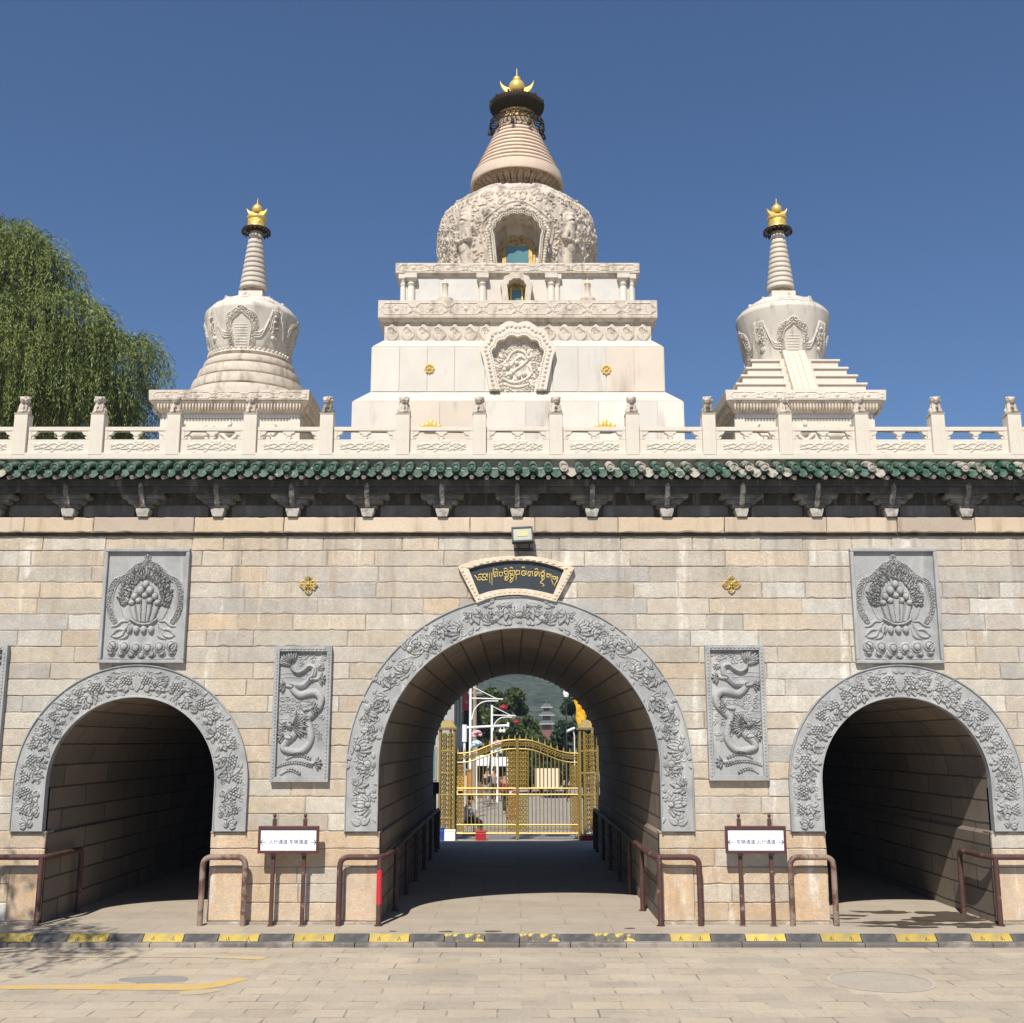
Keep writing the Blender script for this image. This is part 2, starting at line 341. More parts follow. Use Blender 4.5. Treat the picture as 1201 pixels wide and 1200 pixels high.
# ------------------------------------------------------------------ bas-relief carving: a height field filled with carved shapes
class Rel:
    def __init__(s, w, h, res):
        s.w, s.h = w, h; s.nx = int(w / res) + 1; s.ny = int(h / res) + 1
        s.xs = np.linspace(0, w, s.nx); s.ys = np.linspace(0, h, s.ny); s.z = np.zeros((s.nx, s.ny)); s.rx = w / (s.nx - 1); s.ry = h / (s.ny - 1)
    def win(s, cx, cy, R):
        i0 = max(0, int((cx - R) / s.rx)); i1 = min(s.nx, int((cx + R) / s.rx) + 2); j0 = max(0, int((cy - R) / s.ry)); j1 = min(s.ny, int((cy + R) / s.ry) + 2)
        if i0 >= i1 or j0 >= j1: return None
        return slice(i0, i1), slice(j0, j1), s.xs[i0:i1, None] - cx, s.ys[None, j0:j1] - cy
    def over(s, i, j, v):                        # lay a shape over what is carved already, with an undercut edge
        m = v > 0
        if not m.any(): return
        d = m
        for _ in range(s.moat):
            q = np.pad(d, 1); d = d | q[:-2, 1:-1] | q[2:, 1:-1] | q[1:-1, :-2] | q[1:-1, 2:]
        z = s.z[i, j]; s.z[i, j] = np.where(m, v + .3 * z, np.where(d, z * .25, z))
    moat = 1
    def dome(s, cx, cy, a, H, b=None, ang=0., base=0., pw=.5, raw=False):
        b = b or a; w = s.win(cx, cy, max(a, b) + 2 * s.rx)
        if not w: return
        i, j, X, Y = w; c, n = math.cos(ang), math.sin(ang)
        e = 1 - ((X * c + Y * n) / a) ** 2 - ((-X * n + Y * c) / b) ** 2
        v = np.where(e > 0, base + H * np.clip(e, 0, 1) ** pw, 0)
        if raw: s.z[i, j] = np.maximum(s.z[i, j], v)
        else: s.over(i, j, v)
    def tube(s, pts, r, k=1., base=0.):
        P = np.array(pts, float); d = np.r_[0, np.cumsum(np.hypot(*(P[1:] - P[:-1]).T))]
        rs = np.array(r if hasattr(r, '__len__') else [r] * len(P), float); rs = np.interp(np.linspace(0, 1, len(P)), np.linspace(0, 1, len(rs)), rs)
        t = np.arange(0, d[-1] + 1e-6, max(.4 * rs.min(), .5 * s.rx)); R_ = rs.max() + 3 * s.rx
        keep = s.z; s.z = np.zeros_like(keep)
        for x, y, q in zip(np.interp(t, d, P[:, 0]), np.interp(t, d, P[:, 1]), np.interp(t, d, rs)): s.dome(x, y, q, q * k, base=base, raw=True)
        v = s.z; s.z = keep
        i0 = max(0, int((P[:, 0].min() - R_) / s.rx)); i1 = min(s.nx, int((P[:, 0].max() + R_) / s.rx) + 2); j0 = max(0, int((P[:, 1].min() - R_) / s.ry)); j1 = min(s.ny, int((P[:, 1].max() + R_) / s.ry) + 2)
        if i0 < i1 and j0 < j1: s.over(slice(i0, i1), slice(j0, j1), v[i0:i1, j0:j1])
    def petal(s, cx, cy, ang, L, W, H, base=0., vein=.3):
        w = s.win(cx + L / 2 * math.cos(ang), cy + L / 2 * math.sin(ang), L / 2 + W)
        if not w: return
        i, j, X, Y = w; X = X + L / 2 * math.cos(ang); Y = Y + L / 2 * math.sin(ang); c, n = math.cos(ang), math.sin(ang)
        t = (X * c + Y * n) / L; v = np.abs(-X * n + Y * c); hw = W * np.sin(PI * np.clip(t, 0, 1) ** .8) + 1e-6
        q = v / hw; val = base + H * (.40 + .25 * np.clip(t, 0, 1) + .40 * np.sqrt(np.clip(1 - q * q, 0, 1))) - vein * H * np.exp(-(v / (W * .16)) ** 2)
        s.over(i, j, np.where((t > 0) & (t < 1) & (q < 1), val, 0))
    def spiral(s, cx, cy, r, a0, turns, sgn, w, k=1.):
        n = int(14 * turns) + 4; P = [(cx + r * (1 - t) * math.cos(a0 + sgn * t * turns * 2 * PI), cy + r * (1 - t) * math.sin(a0 + sgn * t * turns * 2 * PI)) for t in np.linspace(0, .92, n)]
        s.tube(P, [w, w * .6], k)
    def fill(s, pts, H):
        P = np.array(pts); X = s.xs[:, None]; Y = s.ys[None, :]; ins = np.zeros_like(s.z, bool); n = len(P)
        for a in range(n):
            x0, y0 = P[a]; x1, y1 = P[(a + 1) % n]
            if y0 == y1: continue
            ins ^= ((y0 > Y) != (y1 > Y)) & (X < (x1 - x0) * (Y - y0) / (y1 - y0) + x0)
        s.z = np.where(ins, np.maximum(s.z, H), s.z); return ins
    def leaf5(s, cx, cy, ang, R, H):             # lobed grape leaf
        for k, q in ((-2, .62), (-1, .85), (0, 1.), (1, .85), (2, .62)): s.petal(cx, cy, ang + k * .72, R * q, R * .26, H)
    def lotus(s, cx, cy, ang, R, H):
        for k in (-3, 3, -2, 2, -1, 1, 0): s.petal(cx, cy, ang + k * .47, R * (1 - .05 * abs(k)), R * .24, H * (1 - .11 * abs(k)))
        s.dome(cx, cy, R * .2, H * 1.1)
    def grapes(s, cx, cy, ang, R):
        r = .021; c, n = math.cos(ang), math.sin(ang)
        for row in range(5):
            m = 4 - abs(row - 1) if row < 4 else 1
            for q in range(max(1, m)):
                u = row * r * 1.7; v = (q - (m - 1) / 2) * r * 1.95; s.dome(cx + u * c - v * n, cy + u * n + v * c, r, r * 1.25, base=.014)
    def blur(s, k=1):
        for _ in range(k):
            z = s.z; p = np.pad(z, 1, mode='edge'); s.z = (4 * z + p[:-2, 1:-1] + p[2:, 1:-1] + p[1:-1, :-2] + p[1:-1, 2:]) / 8
def wall_relief(name, R, x0, y, z0, m, parent):
    P = np.zeros((R.nx, R.ny, 3)); P[..., 0] = x0 + R.xs[:, None]; P[..., 1] = y - R.z; P[..., 2] = z0 + R.ys[None, :]
    return smooth_angle(grid(name, P, m, parent), 48)

# ================================================================== camera, light, sky
cam = bpy.data.cameras.new('camera'); co = bpy.data.objects.new('camera', cam); COL.objects.link(co)
co.location = (-.13, 0, 2.6); co.rotation_euler = (math.radians(90 + 11.5), 0, 0)
cam.sensor_fit = 'HORIZONTAL'; cam.sensor_width = 36; cam.lens = 36 * 1330 / 1201; cam.clip_end = 6000; cam.clip_start = .1
S.camera = co
SUN_EL = math.radians(49.3); SUN_AZ = math.radians(13.7)    # az: sun sits behind the camera, to the left
sd = Vector((-math.sin(SUN_AZ) * math.cos(SUN_EL), -math.cos(SUN_AZ) * math.cos(SUN_EL), math.sin(SUN_EL)))
sun = bpy.data.lights.new('sun', 'SUN'); sun.energy = 5.0; sun.angle = math.radians(.53); sun.color = (1, .945, .86)
so = bpy.data.objects.new('sun', sun); COL.objects.link(so); so.rotation_euler = sd.to_track_quat('Z', 'Y').to_euler(); so.location = (-8, -20, 30)
W = bpy.data.worlds.new('World'); S.world = W; W.use_nodes = True
sk = W.node_tree.nodes.new('ShaderNodeTexSky'); sk.sky_type = 'NISHITA'; sk.sun_disc = False
sk.sun_elevation = SUN_EL; sk.sun_rotation = math.atan2(sd.x, sd.y); sk.altitude = 0; sk.air_density = 1.; sk.dust_density = 0.; sk.ozone_density = 10.
bg = W.node_tree.nodes['Background']; bg.inputs[1].default_value = .074
W.node_tree.links.new(sk.outputs[0], bg.inputs[0])
S.view_settings.view_transform = 'Standard'; S.view_settings.look = 'None'; S.view_settings.exposure = .36; S.view_settings.gamma = 1
S.render.engine = 'CYCLES'; S.cycles.max_bounces = 8; S.cycles.use_denoising = True

# ================================================================== ground
YW, YB = 17.40, 29.4                              # front and back face of the gate building
XE = 9.4                                          # half length of the building
def sheet(name, prof, x0, x1, m, nx=2):           # profile (y, z) swept along X
    mb = MB(); n = len(prof); xs = [x0 + (x1 - x0) * i / (nx - 1) for i in range(nx)]
    vs = [(x, y, z) for x in xs for y, z in prof]
    fs = [(i * n + k, (i + 1) * n + k, (i + 1) * n + k + 1, i * n + k + 1) for i in range(nx - 1) for k in range(n - 1)]
    o = mb.add(vs, fs).build(name, m); tag(o, kind='structure'); return o
EARTH = mat('dry_earth', (.20, .17, .12), .95, .3, .05, 3, .2, .3)
sheet('ground', [(-250, -.75), (160, -.75), (1000, -.75)], -1000, 1000, EARTH)
sheet('road', [(-40, 1.05), (-.5, 1.05), (3, .8), (8, .12), (11.2, -.12), (16.19, -.12)], -40, 40, PAVER)
KS = MB()
x = -14.
while x < 14:                                     # kerb stones, each a slightly different length, sunk in front of the rubber ramp
    L = random.uniform(.55, 1.0); KS.box(x + .004, x + L - .004, 16.19, 16.34, -.4, -.062 + random.uniform(-.006, .006)); x += L
tag(KS.build('kerb', KERB, bevel=.012), kind='structure')
sheet('pavement', [(16.503, -.4), (16.503, 0), (29.9, 0), (31.5, -.05), (36, -.36), (36.4, -.38)], -16, 16, APRON)
sheet('street', [(36.4, -.384), (180, -.384)], -60, 60, FARPAVE)
# damp stains and litter on the apron, in the mouth of the right-hand passage
def splat(pts, z, h=.0, n=10): return [(x, y) for x, y in cr(pts, n, True)]
def blotch(cx, cy, a, b, k=22, rough=.25):
    ph = [random.uniform(1 - rough, 1 + rough) for _ in range(k)]
    return cr([(cx + a * ph[i] * math.cos(2 * PI * i / k), cy + b * ph[i] * math.sin(2 * PI * i / k)) for i in range(k)], 4, True)
st = MB()
for si, (cx, cy, a, b) in enumerate(((5.35, 17.55, .55, .16), (6.25, 17.75, .55, .2), (6.7, 17.35, .35, .16), (5.0, 18.25, .35, .10), (5.7, 18.6, .5, .14), (6.5, 18.5, .3, .15), (5.6, 17.1, .35, .07), (4.9, 17.9, .2, .05), (6.3, 17.9, .5, .22), (6.55, 17.15, .3, .1), (5.9, 17.35, .45, .1), (6.6, 18.2, .25, .3), (5.2, 17.2, .28, .05))):
    P_ = blotch(cx, cy, a, b, 18, .4); st.add([(x, y, .0025 + si * .0007) for x, y in P_], [tuple(range(len(P_)))])
tag(st.build('damp_patches', WET), kind='structure')
# worn road paint, grey repair patch, inspection cover
def strip(path, w, z0, z1, jag=.02):
    L, Rr = [], []
    for i, (x, y) in enumerate(path):
        a = path[max(0, i - 1)]; b = path[min(len(path) - 1, i + 1)]; dx, dy = b[0] - a[0], b[1] - a[1]; l = math.hypot(dx, dy) or 1
        ww = w[i] if isinstance(w, list) else w
        j1, j2 = random.uniform(-jag, jag), random.uniform(-jag, jag)
        L.append((x - dy / l * (ww + j1), y + dx / l * (ww + j1))); Rr.append((x + dy / l * (ww + j2), y - dx / l * (ww + j2)))
    return L, Rr
def paint(name, path, w, m, label, dz=.0):
    path = resample(path, 60); w = list(np.interp(np.linspace(0, 1, 60), np.linspace(0, 1, len(w)), w))
    L, Rr = strip(path, w, 0, 0, .012); mb = MB(); n = len(L)
    mb.add([(x, y, -.116 + dz) for x, y in L] + [(x, y, -.116 + dz) for x, y in Rr], [(i + 1, i, n + i, n + i + 1) for i in range(n - 1)])
    return tag(mb.build(name, m), label, 'road marking', kind='structure')
paint('road_marking', [(-7.2, 13.62), (-5.2, 13.66), (-3.72, 13.66), (-3.55, 13.75), (-3.42, 13.95), (-3.28, 14.12)], [.07, .085, .10, .15, .17, .10], RPAINT, 'worn yellow painted line on the road, hooked at its right end')
paint('road_marking', [(-3.80, 13.33), (-3.58, 13.42), (-3.40, 13.5)], [.10, .14, .05], RPAINTF, 'short smear of yellow paint below the hooked line')
paint('road_marking', [(-6.2, 15.52), (-4.2, 15.55), (-3.3, 15.42)], [.05, .06, .12], RPAINTF, 'faint yellow line on the road near the kerb')
tag(MB().prismz(blotch(-4.3, 14.08, .42, .21, 14, .12), -.13, -.1165).build('grey_patch', ASPH), kind='structure')
mc = empty('manhole_cover', (4.15, 13.98, -.12), 'round grey inspection cover flush with the paving in front of the right arch', 'manhole cover')
MB().prismz([(.56 * math.cos(2 * PI * i / 48), .56 * math.sin(2 * PI * i / 48)) for i in range(48)], -.05, .003).build('cover_plate', mat('cover_concrete', (.385, .34, .28), .85, .15, 4, 60, .14, .3), mc)
rr = MB(); N = 48
for r0, r1 in ((.57, .60),):
    rr.add([(r * math.cos(2 * PI * i / N), r * math.sin(2 * PI * i / N), .0045) for r in (r0, r1) for i in range(N)], [(i, (i + 1) % N, N + (i + 1) % N, N + i) for i in range(N)])
rr.build('cover_rim', mat('rim_stone', (.47, .42, .35), .85, .2, 6, 60, .14, .3), mc)

# ================================================================== the gate building
GATE = empty('gate_building', (0, YW, 0), 'long granite gatehouse wall with three arched passages under a green tiled eave', 'gatehouse')
def off(o):  # parts are built in world coordinates; keep them there under their thing
    p = o.parent; o.location = tuple(-v for v in p.location) if p and not p.parent else (0, 0, 0); return o
ARCH = [(-.02, 2.10, 2.21, 'centre'), (-5.81, 1.255, 2.01, 'left'), (5.74, 1.255, 2.01, 'right')]
RW = .49; HB = 1.31
def arch_s(hw, spring, R, base=HB, v=0.):          # fraction 0..1 -> point on the stilted arch, v outward
    a = spring - base; L = 2 * a + PI * (hw + RW / 2)
    s = R * L
    if s < a: return -(hw + v), base + s
    if s > L - a: return hw + v, base + (L - s)
    t = PI - (s - a) / (hw + RW / 2); return (hw + v) * math.cos(t), spring + (hw + v) * math.sin(t)
def solid_x(zl, zh):                               # stretches of wall between the arches in one course
    cuts = []
    for cx, hw, sp, _ in ARCH:
        if zh <= HB + .01: w = hw - .035
        elif zl >= sp + hw + RW * .6: continue
        else:
            zt = min(max(zl - sp, 0), hw + RW * .5); ro = hw + RW * .93; ri = hw + RW * .12
            a = math.sqrt(max(0, ri * ri - zt * zt)); zt2 = max(zh - sp, 0); b = math.sqrt(max(0, ro * ro - zt2 * zt2)) if zt2 < ro else 0
            w = max(a, min(b, a + .22)) if b > a else a
            if w < .06: continue
        cuts.append((cx - w, cx + w))
    cuts.sort(); out = []; x = -XE
    for a, b in cuts: out.append((x, a)); x = b
    out.append((x, XE)); return out
PEACH, TAN, GRY, WHT, ORG = (.55, .462, .352), (.53, .466, .375), (.45, .416, .368), (.59, .55, .47), (.545, .44, .32)
def block_col(x, z):
    if z < 1.3: c = random.choices(((.60, .45, .30), TAN, (.60, .43, .275), WHT), (5, 2, 4, .6))[0]
    elif z < 2.1: c = random.choices((PEACH, TAN, ORG, WHT, GRY), (5, 5, 2, 2, 1))[0]
    elif x < -1: c = random.choices((PEACH, TAN, ORG, WHT, GRY), (5, 5, 2, 1, 3.5))[0]
    else: c = random.choices((PEACH, TAN, ORG, WHT, GRY), (2, 5, 1, 4, 4))[0]
    k = random.uniform(.86, 1.09); j = random.uniform(-.02, .02)
    return ((c[0] + j) * k, c[1] * k, (c[2] - j) * k)
def stone(mb, x0, x1, z0, z1, y, col, depth=.06, g=.0045, ch=.008):
    """one dressed block: ragged arrises, a few chipped corners, a slightly uneven face"""
    y += random.uniform(-.006, .006); a = x0 + g; b = x1 - g; c = z0 + g * .8; d = z1 - g * .8
    nx = max(2, int((b - a) / .085)); nz = max(2, int((d - c) / .085)); rim = []
    for k in range(nx): rim.append((a + (b - a) * k / nx, c, 0, 1))
    for k in range(nz): rim.append((b, c + (d - c) * k / nz, -1, 0))
    for k in range(nx): rim.append((b - (b - a) * k / nx, d, 0, -1))
    for k in range(nz): rim.append((a, d - (d - c) * k / nz, 1, 0))
    n = len(rim); o, f = [], []; cx, cz = (a + b) / 2, (c + d) / 2
    for x, z, ix, iz in rim:
        e = random.uniform(-.0015, .0045); w = ch * random.uniform(.5, 1.5)
        if random.random() < .06: e += random.uniform(.004, .012); w += random.uniform(.004, .014)
        o.append((x + ix * e, z + iz * e)); sx = ix if ix else (1 if x - a < 1e-6 else (-1 if b - x < 1e-6 else 0)); sz = iz if iz else (1 if z - c < 1e-6 else (-1 if d - z < 1e-6 else 0))
        f.append((x + sx * (abs(e) + w), z + sz * (abs(e) + w)))
    vs = [(x, y, z) for x, z in f] + [(x, y + ch, z) for x, z in o] + [(x, y + depth, z) for x, z in o]
    fs = [tuple(range(n))] + [(n + i, n + (i + 1) % n, (i + 1) % n, i) for i in range(n)] + [(2 * n + i, 2 * n + (i + 1) % n, n + (i + 1) % n, n + i) for i in range(n)]
    mb.add(vs, fs, col)
wb = MB()
piers = [(-7.52, -7.03), (-4.59, -4.02), (-2.585, -2.085), (2.045, 2.545), (3.99, 4.52), (6.95, 7.5)]
zs = [.04, .30, .56, .80, 1.06, HB]
z = HB
while z < 5.70: z += .2475; zs.append(min(z, 5.755))
for zl, zh in zip(zs[:-1], zs[1:]):
    if zh - zl < .1: continue
    for a, b in solid_x(zl, zh):
        x = a
        while x < b - .01:
            L = random.choice((.55, .75, .95, 1.1, 1.3, 1.5)) * random.uniform(.85, 1.15)
            if b - (x + L) < .4: L = b - x
            x1 = min(b, x + L)
            if zh < .82:                                     # big dressed slabs stand beside each passage mouth instead
                for p0, p1 in piers:
                    if x < p1 - .01 and x1 > p0 + .01:
                        if x < p0 - .05: x1 = p0
                        elif x >= p0 - .05: x1 = p1; break
                if any(abs(x - p0) < .06 or (x > p0 - .06 and x1 < p1 + .06) for p0, p1 in piers): x = x1; continue
            stone(wb, x, x1, zl, zh, YW, block_col((x + x1) / 2, zl)); x = x1
for p0, p1 in piers: stone(wb, p0, p1, .04, .80, YW - .004, (.62, .44, .275))
off(wb.build('wall_facing', BLOCK, GATE))
mm = MB(); xs = sorted(set([-XE, XE] + [cx + sgn * (hw + .12) * math.cos(t) for cx, hw, _, _ in ARCH for sgn in (-1, 1) for t in np.linspace(0, PI / 2, 25)] + [cx + sgn * (hw + .01) for cx, hw, _, _ in ARCH for sgn in (-1, 1)]))
for x0, x1 in zip(xs[:-1], xs[1:]):
    xm = (x0 + x1) / 2; zb = 0
    for cx, hw, sp, _ in ARCH:
        if abs(xm - cx) < hw + .12: zb = sp + math.sqrt(max(0, (hw + .12) ** 2 - (xm - cx) ** 2))
        if hw - .02 < abs(xm - cx) < hw + .12: zb = 0 if abs(xm - cx) > hw else zb
    if x1 - x0 > 1e-4: mm.add([(x0, YW + .012, zb), (x1, YW + .012, zb), (x1, YW + .012, 5.76), (x0, YW + .012, 5.76)], [(0, 1, 2, 3)])
off(mm.build('mortar_bed', MORTAR, GATE))
for a, b in solid_x(0, HB): off(MB().box(a + .02, b - .02, YW - .045, YW + .02, -.01, .038).build('plinth', MORTAR, GATE, bevel=.008))
# string course and the painted shadow line below it
cp = MB(); x = -XE
while x < XE:
    L = random.uniform(.9, 2.0); x1 = min(XE, x + L); k = random.uniform(.85, 1.1); c = random.choice(((.50, .40, .29), (.46, .38, .30), (.52, .43, .33)))
    stone(cp, x, x1, 5.79, 6.035, YW - .085, tuple(v * k for v in c), .5, .003, .012); x = x1
off(cp.build('string_course', COPE, GATE))
off(MB().box(-XE, XE, YW - .03, YW + .3, 5.757, 5.789).build('string_course_shadow', SOOT, GATE))  # dark strip standing in for the shadow line under the course

# carved arch surrounds
def surround(cx, hw, sp, kind):
    L = 2 * (sp - HB) + PI * (hw + RW / 2); h = L / 2
    R = Rel(h, RW, .0066)
    if kind == 'centre':
        stem = [(s, .245 + .075 * math.sin(s / .62 * PI * 2 + .6)) for s in np.arange(.12, h - .12, .03)]; R.tube(stem, .014, 1.5)
        k = 0; s = .14
        R.petal(.10, .245, 0.3, .2, .06, .03); R.petal(.10, .245, 1.2, .16, .05, .03); R.petal(.10, .245, -1.0, .16, .05, .03)
        s = .38
        while s < h - .1:
            up = k % 2 == 0; v = .15 if up else .34; a = (PI / 2 if up else -PI / 2) + random.uniform(-.35, .35)
            if k % 3 == 0: R.lotus(s, v, random.choice((.3, 2.6, a)), .225, .05)
            elif k % 3 == 1: R.leaf5(s, v, a + random.uniform(-.5, .5), .21, .045)
            else: R.lotus(s, v, a, .2, .048); R.dome(s + .05, v + .02, .055, .045)
            for _ in range(3):
                R.spiral(s + random.uniform(-.16, .16), random.uniform(.09, .40), random.uniform(.035, .06), random.uniform(0, 6), 1.3, random.choice((-1, 1)), .010, 1.8)
            for _ in range(4):
                R.petal(s + random.uniform(-.18, .18), random.choice((random.uniform(.05, .12), random.uniform(.36, .43))), random.uniform(0, 6.28), random.uniform(.07, .13), random.uniform(.018, .035), .03)
            s += .27; k += 1
        R.lotus(h - .02, .20, PI / 2, .2, .045); R.petal(h - .1, .38, PI, .22, .05, .035)
    else:
        stem = [(s, .245 + .085 * math.sin(s / .55 * PI * 2)) for s in np.arange(.12, h - .1, .03)]; R.tube(stem, .013, 1.6)
        R.leaf5(.08, .24, .3, .17, .04); R.leaf5(.22, .15, .4, .16, .036)
        s = .33; k = 0
        while s < h - .05:
            v = .19 if k % 2 else .31
            if k % 2 == 0: R.grapes(s - .06, v, random.uniform(-.6, .6), .12); R.leaf5(s + .05, .49 - v, random.uniform(2, 4), .18, .042)
            else: R.leaf5(s, v, random.uniform(0, 6.28), .2, .044); R.grapes(s + .05, .47 - v, random.uniform(2.4, 3.8), .1)
            for _ in range(4): R.spiral(s + random.uniform(-.14, .14), random.choice((random.uniform(.07, .13), random.uniform(.36, .42))), random.uniform(.028, .05), random.uniform(0, 6), 1.4, random.choice((-1, 1)), .009, 2.)
            for _ in range(4): R.petal(s + random.uniform(-.15, .15), random.uniform(.08, .40), random.uniform(0, 6.28), random.uniform(.06, .11), random.uniform(.015, .03), .028)
            s += .235; k += 1
        R.petal(h, .08, PI / 2, .3, .07, .04)
    Z = np.vstack([R.z, R.z[::-1][1:]])                         # mirrored about the crown
    Z[:, :3] = .022; Z[:, -3:] = .022; Z[:, 3:5] = np.maximum(Z[:, 3:5], .006)
    nu, nv = Z.shape
    Z[:, 5:-5] *= .78
    ext = np.zeros((nu, nv + 4)); ext[:, 2:-2] = Z; P = np.zeros((nu, nv + 4, 3))
    vv = np.r_[0, 0, R.ys, RW, RW]; yb = YW - .055
    for i in range(nu):
        for q in (0, 1):
            pass
        p0 = arch_s(hw, sp, i / (nu - 1)); p1 = arch_s(hw, sp, i / (nu - 1), v=RW)
        t = vv / RW; P[i, :, 0] = cx + p0[0] + (p1[0] - p0[0]) * t; P[i, :, 2] = p0[1] + (p1[1] - p0[1]) * t
        P[i, :, 1] = yb - ext[i]
    P[:, 0, 1] = YW + .12; P[:, 1, 1] = yb - .02; P[:, -1, 1] = YW + .03; P[:, -2, 1] = yb - .02
    return smooth_angle(off(grid('arch_surround', P, GREY, GATE)), 50)
for cx, hw, sp, kind in ARCH: surround(cx, hw, sp, kind)
# sills closing the foot of each carved surround
for cx, hw, sp, _ in ARCH:
    for sg in (-1, 1):
        a, b = sorted((cx + sg * (hw - .035), cx + sg * (hw + RW + .01))); off(MB().box(a, b, YW - .012, YW + .3, HB - .035, HB - .004).build('arch_sill', MORTAR, GATE, bevel=.006))

# passages: barrel vaults, walls with a low projecting plinth
for cx, hw, sp, kind in ARCH:
    prof = [(-(hw - .04), 0), (-(hw - .04), HB - .05), (-(hw - .0), HB)] + [arch_s(hw, sp, t) for t in np.linspace(0.002, .998, 61)] + [(hw, HB), (hw - .04, HB - .05), (hw - .04, 0)]
    d = np.r_[0, np.cumsum([math.dist(prof[i], prof[i + 1]) for i in range(len(prof) - 1)])]
    ys = np.linspace(YW + .06, YB, 25); P = np.zeros((len(prof), len(ys), 3)); UV = np.zeros((len(prof), len(ys), 2))
    for i, (x, z) in enumerate(prof):
        P[i, :, 0] = cx + x; P[i, :, 1] = ys; P[i, :, 2] = z; UV[i, :, 0] = ys; UV[i, :, 1] = d[i] + .02
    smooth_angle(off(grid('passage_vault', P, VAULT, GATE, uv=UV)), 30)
for cx, hw, sp, kind in ARCH[1:]:
    off(MB().prism([(cx - hw - .1, 0)] + [(cx + hw + .1, 0)] + [(cx + (hw + .1) * math.cos(t), sp + (hw + .1) * math.sin(t)) for t in np.linspace(0, PI, 21)], YB - .5, YB - .4).build('passage_light_stop', mat('dark_light_stop', (.07, .045, .03), .7, .2, 4, 50, .15, .2), GATE))  # unseen panels added at the far ends to keep the side passages dark
# flanks, back wall, terrace slab
bk = MB()
for x0, x1 in zip(xs[:-1], xs[1:]):
    xm = (x0 + x1) / 2; zb = 0
    for cx, hw, sp, _ in ARCH:
        if abs(xm - cx) < hw: zb = sp + math.sqrt(max(0, hw ** 2 - (xm - cx) ** 2))
    if x1 - x0 > 1e-4: bk.add([(x0, YB, zb), (x1, YB, zb), (x1, YB, 6.75), (x0, YB, 6.75)], [(3, 2, 1, 0)])
bk.add([(-XE, YW + .012, 0), (-XE, YB, 0), (-XE, YB, 6.75), (-XE, YW + .012, 6.75)], [(3, 2, 1, 0)]).add([(XE, YW + .012, 0), (XE, YB, 0), (XE, YB, 6.75), (XE, YW + .012, 6.75)], [(0, 1, 2, 3)])
off(bk.build('rear_wall', mat('rear_stone', (.42, .36, .28), .9, .2, 3, 60, .15, .3), GATE))
off(MB().box(-XE, XE, YW - .12, YB + .3, 6.80, 7.0).build('terrace_slab', MARBD, GATE))

# frieze under the eave: dark recessed panels, bracket sets, fascia beams, rafters, tiles
BX = [-.05 + 1.165 * k for k in range(-8, 9)]
fz = MB()
for a, b in zip(BX[:-1], BX[1:]):
    fz.box(a + .003, b - .003, YW + .06, YW + .14, 6.0, 6.8)
    fz.box(a + .10, b - .10, YW + .045 , YW + .07, 6.40, 6.8)
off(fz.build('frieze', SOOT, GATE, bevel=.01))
fr = MB()                                              # low raised cartouche in every frieze bay
for a, b in zip(BX[:-1], BX[1:]):
    c = (a + b) / 2; w = .40; o1 = [(c - w, 6.06), (c - w, 6.22), (c - w + .05, 6.25), (c + w - .05, 6.25), (c + w, 6.22), (c + w, 6.06)]
    fr.prism(list(reversed(o1))[::-1][::-1], YW + .046, YW + .062)
off(fr.build('frieze_panel', mat('frieze_panel_stone', (.15, .145, .135), .85, .3, 3, 60, .2, .3, stain=(.32, .31, .29), sscale=(4, 4, .8), sth=(.52, .7), samt=.6), GATE, bevel=.008))
for bx in BX:
    off(MB().prism([(bx - .075, 6.037), (bx + .075, 6.037), (bx + .105, 6.13), (bx + .105, 6.165), (bx - .105, 6.165), (bx - .105, 6.13)], YW - .13, YW + .055).build('bracket_cap', LIMEST, GATE, bevel=.006))
    br = MB()
    # longitudinal arms, stepping outward
    for w, z0, z1, y0 in ((.15, 6.17, 6.24, -.02), (.24, 6.24, 6.315, -.05), (.335, 6.315, 6.385, -.075)):
        s = .05
        br.prism([(bx - w, z1), (bx - w, z0 + .03), (bx - w + .02, z0 + .008), (bx - w + s, z0), (bx + w - s, z0), (bx + w - .02, z0 + .008), (bx + w, z0 + .03), (bx + w, z1)], YW - .10 + y0, YW + .05)
    off(br.build('bracket_arm', mat('dark_bracket_stone', (.125, .12, .112), .9, .45, 6, 60, .3, .6, patch=(.30, .29, .26), pscale=4, pth=(.48, .62), pamt=.7) if bx == BX[0] else bpy.data.materials['dark_bracket_stone'], GATE, bevel=.012))  # dark grey arms with paler patches
    # forward-thrusting nose
    nz = MB().prismx([(YW + .04, 6.17), (YW - .11, 6.17), (YW - .13, 6.20), (YW - .18, 6.235), (YW - .21, 6.31), (YW - .25, 6.35), (YW - .29, 6.42), (YW - .29, 6.50), (YW - .26, 6.53), (YW + .04, 6.53)], bx - .038, bx + .038)
    nz.ball((bx, YW - .30, 6.49), (.03, .03, .045), 8, 6)
    off(nz.build('bracket_nose', mat('bracket_stone', (.16, .155, .145), .85, .4, 9, 60, .2, .4, patch=(.48, .46, .42), pscale=6, pth=(.48, .58), pamt=.8) if bx == BX[0] else bpy.data.materials['bracket_stone'], GATE, bevel=.006))
for a, b in zip(BX[:-1], BX[1:]):                      # fascia boards with a scalloped lower edge
    lo = [(a + .004, 6.36), (a + .12, 6.365), (a + .2, 6.385), (a + .30, 6.372), (a + .38, 6.402), (a + .5, 6.385), (a + .583, 6.408), (b - .5, 6.385), (b - .38, 6.402), (b - .30, 6.372), (b - .2, 6.385), (b - .12, 6.365), (b - .004, 6.36)]
    off(MB().prism(lo + [(b - .004, 6.48), (a + .004, 6.48)], YW - .25, YW - .18).build('fascia_beam', SOOT, GATE, bevel=.006))
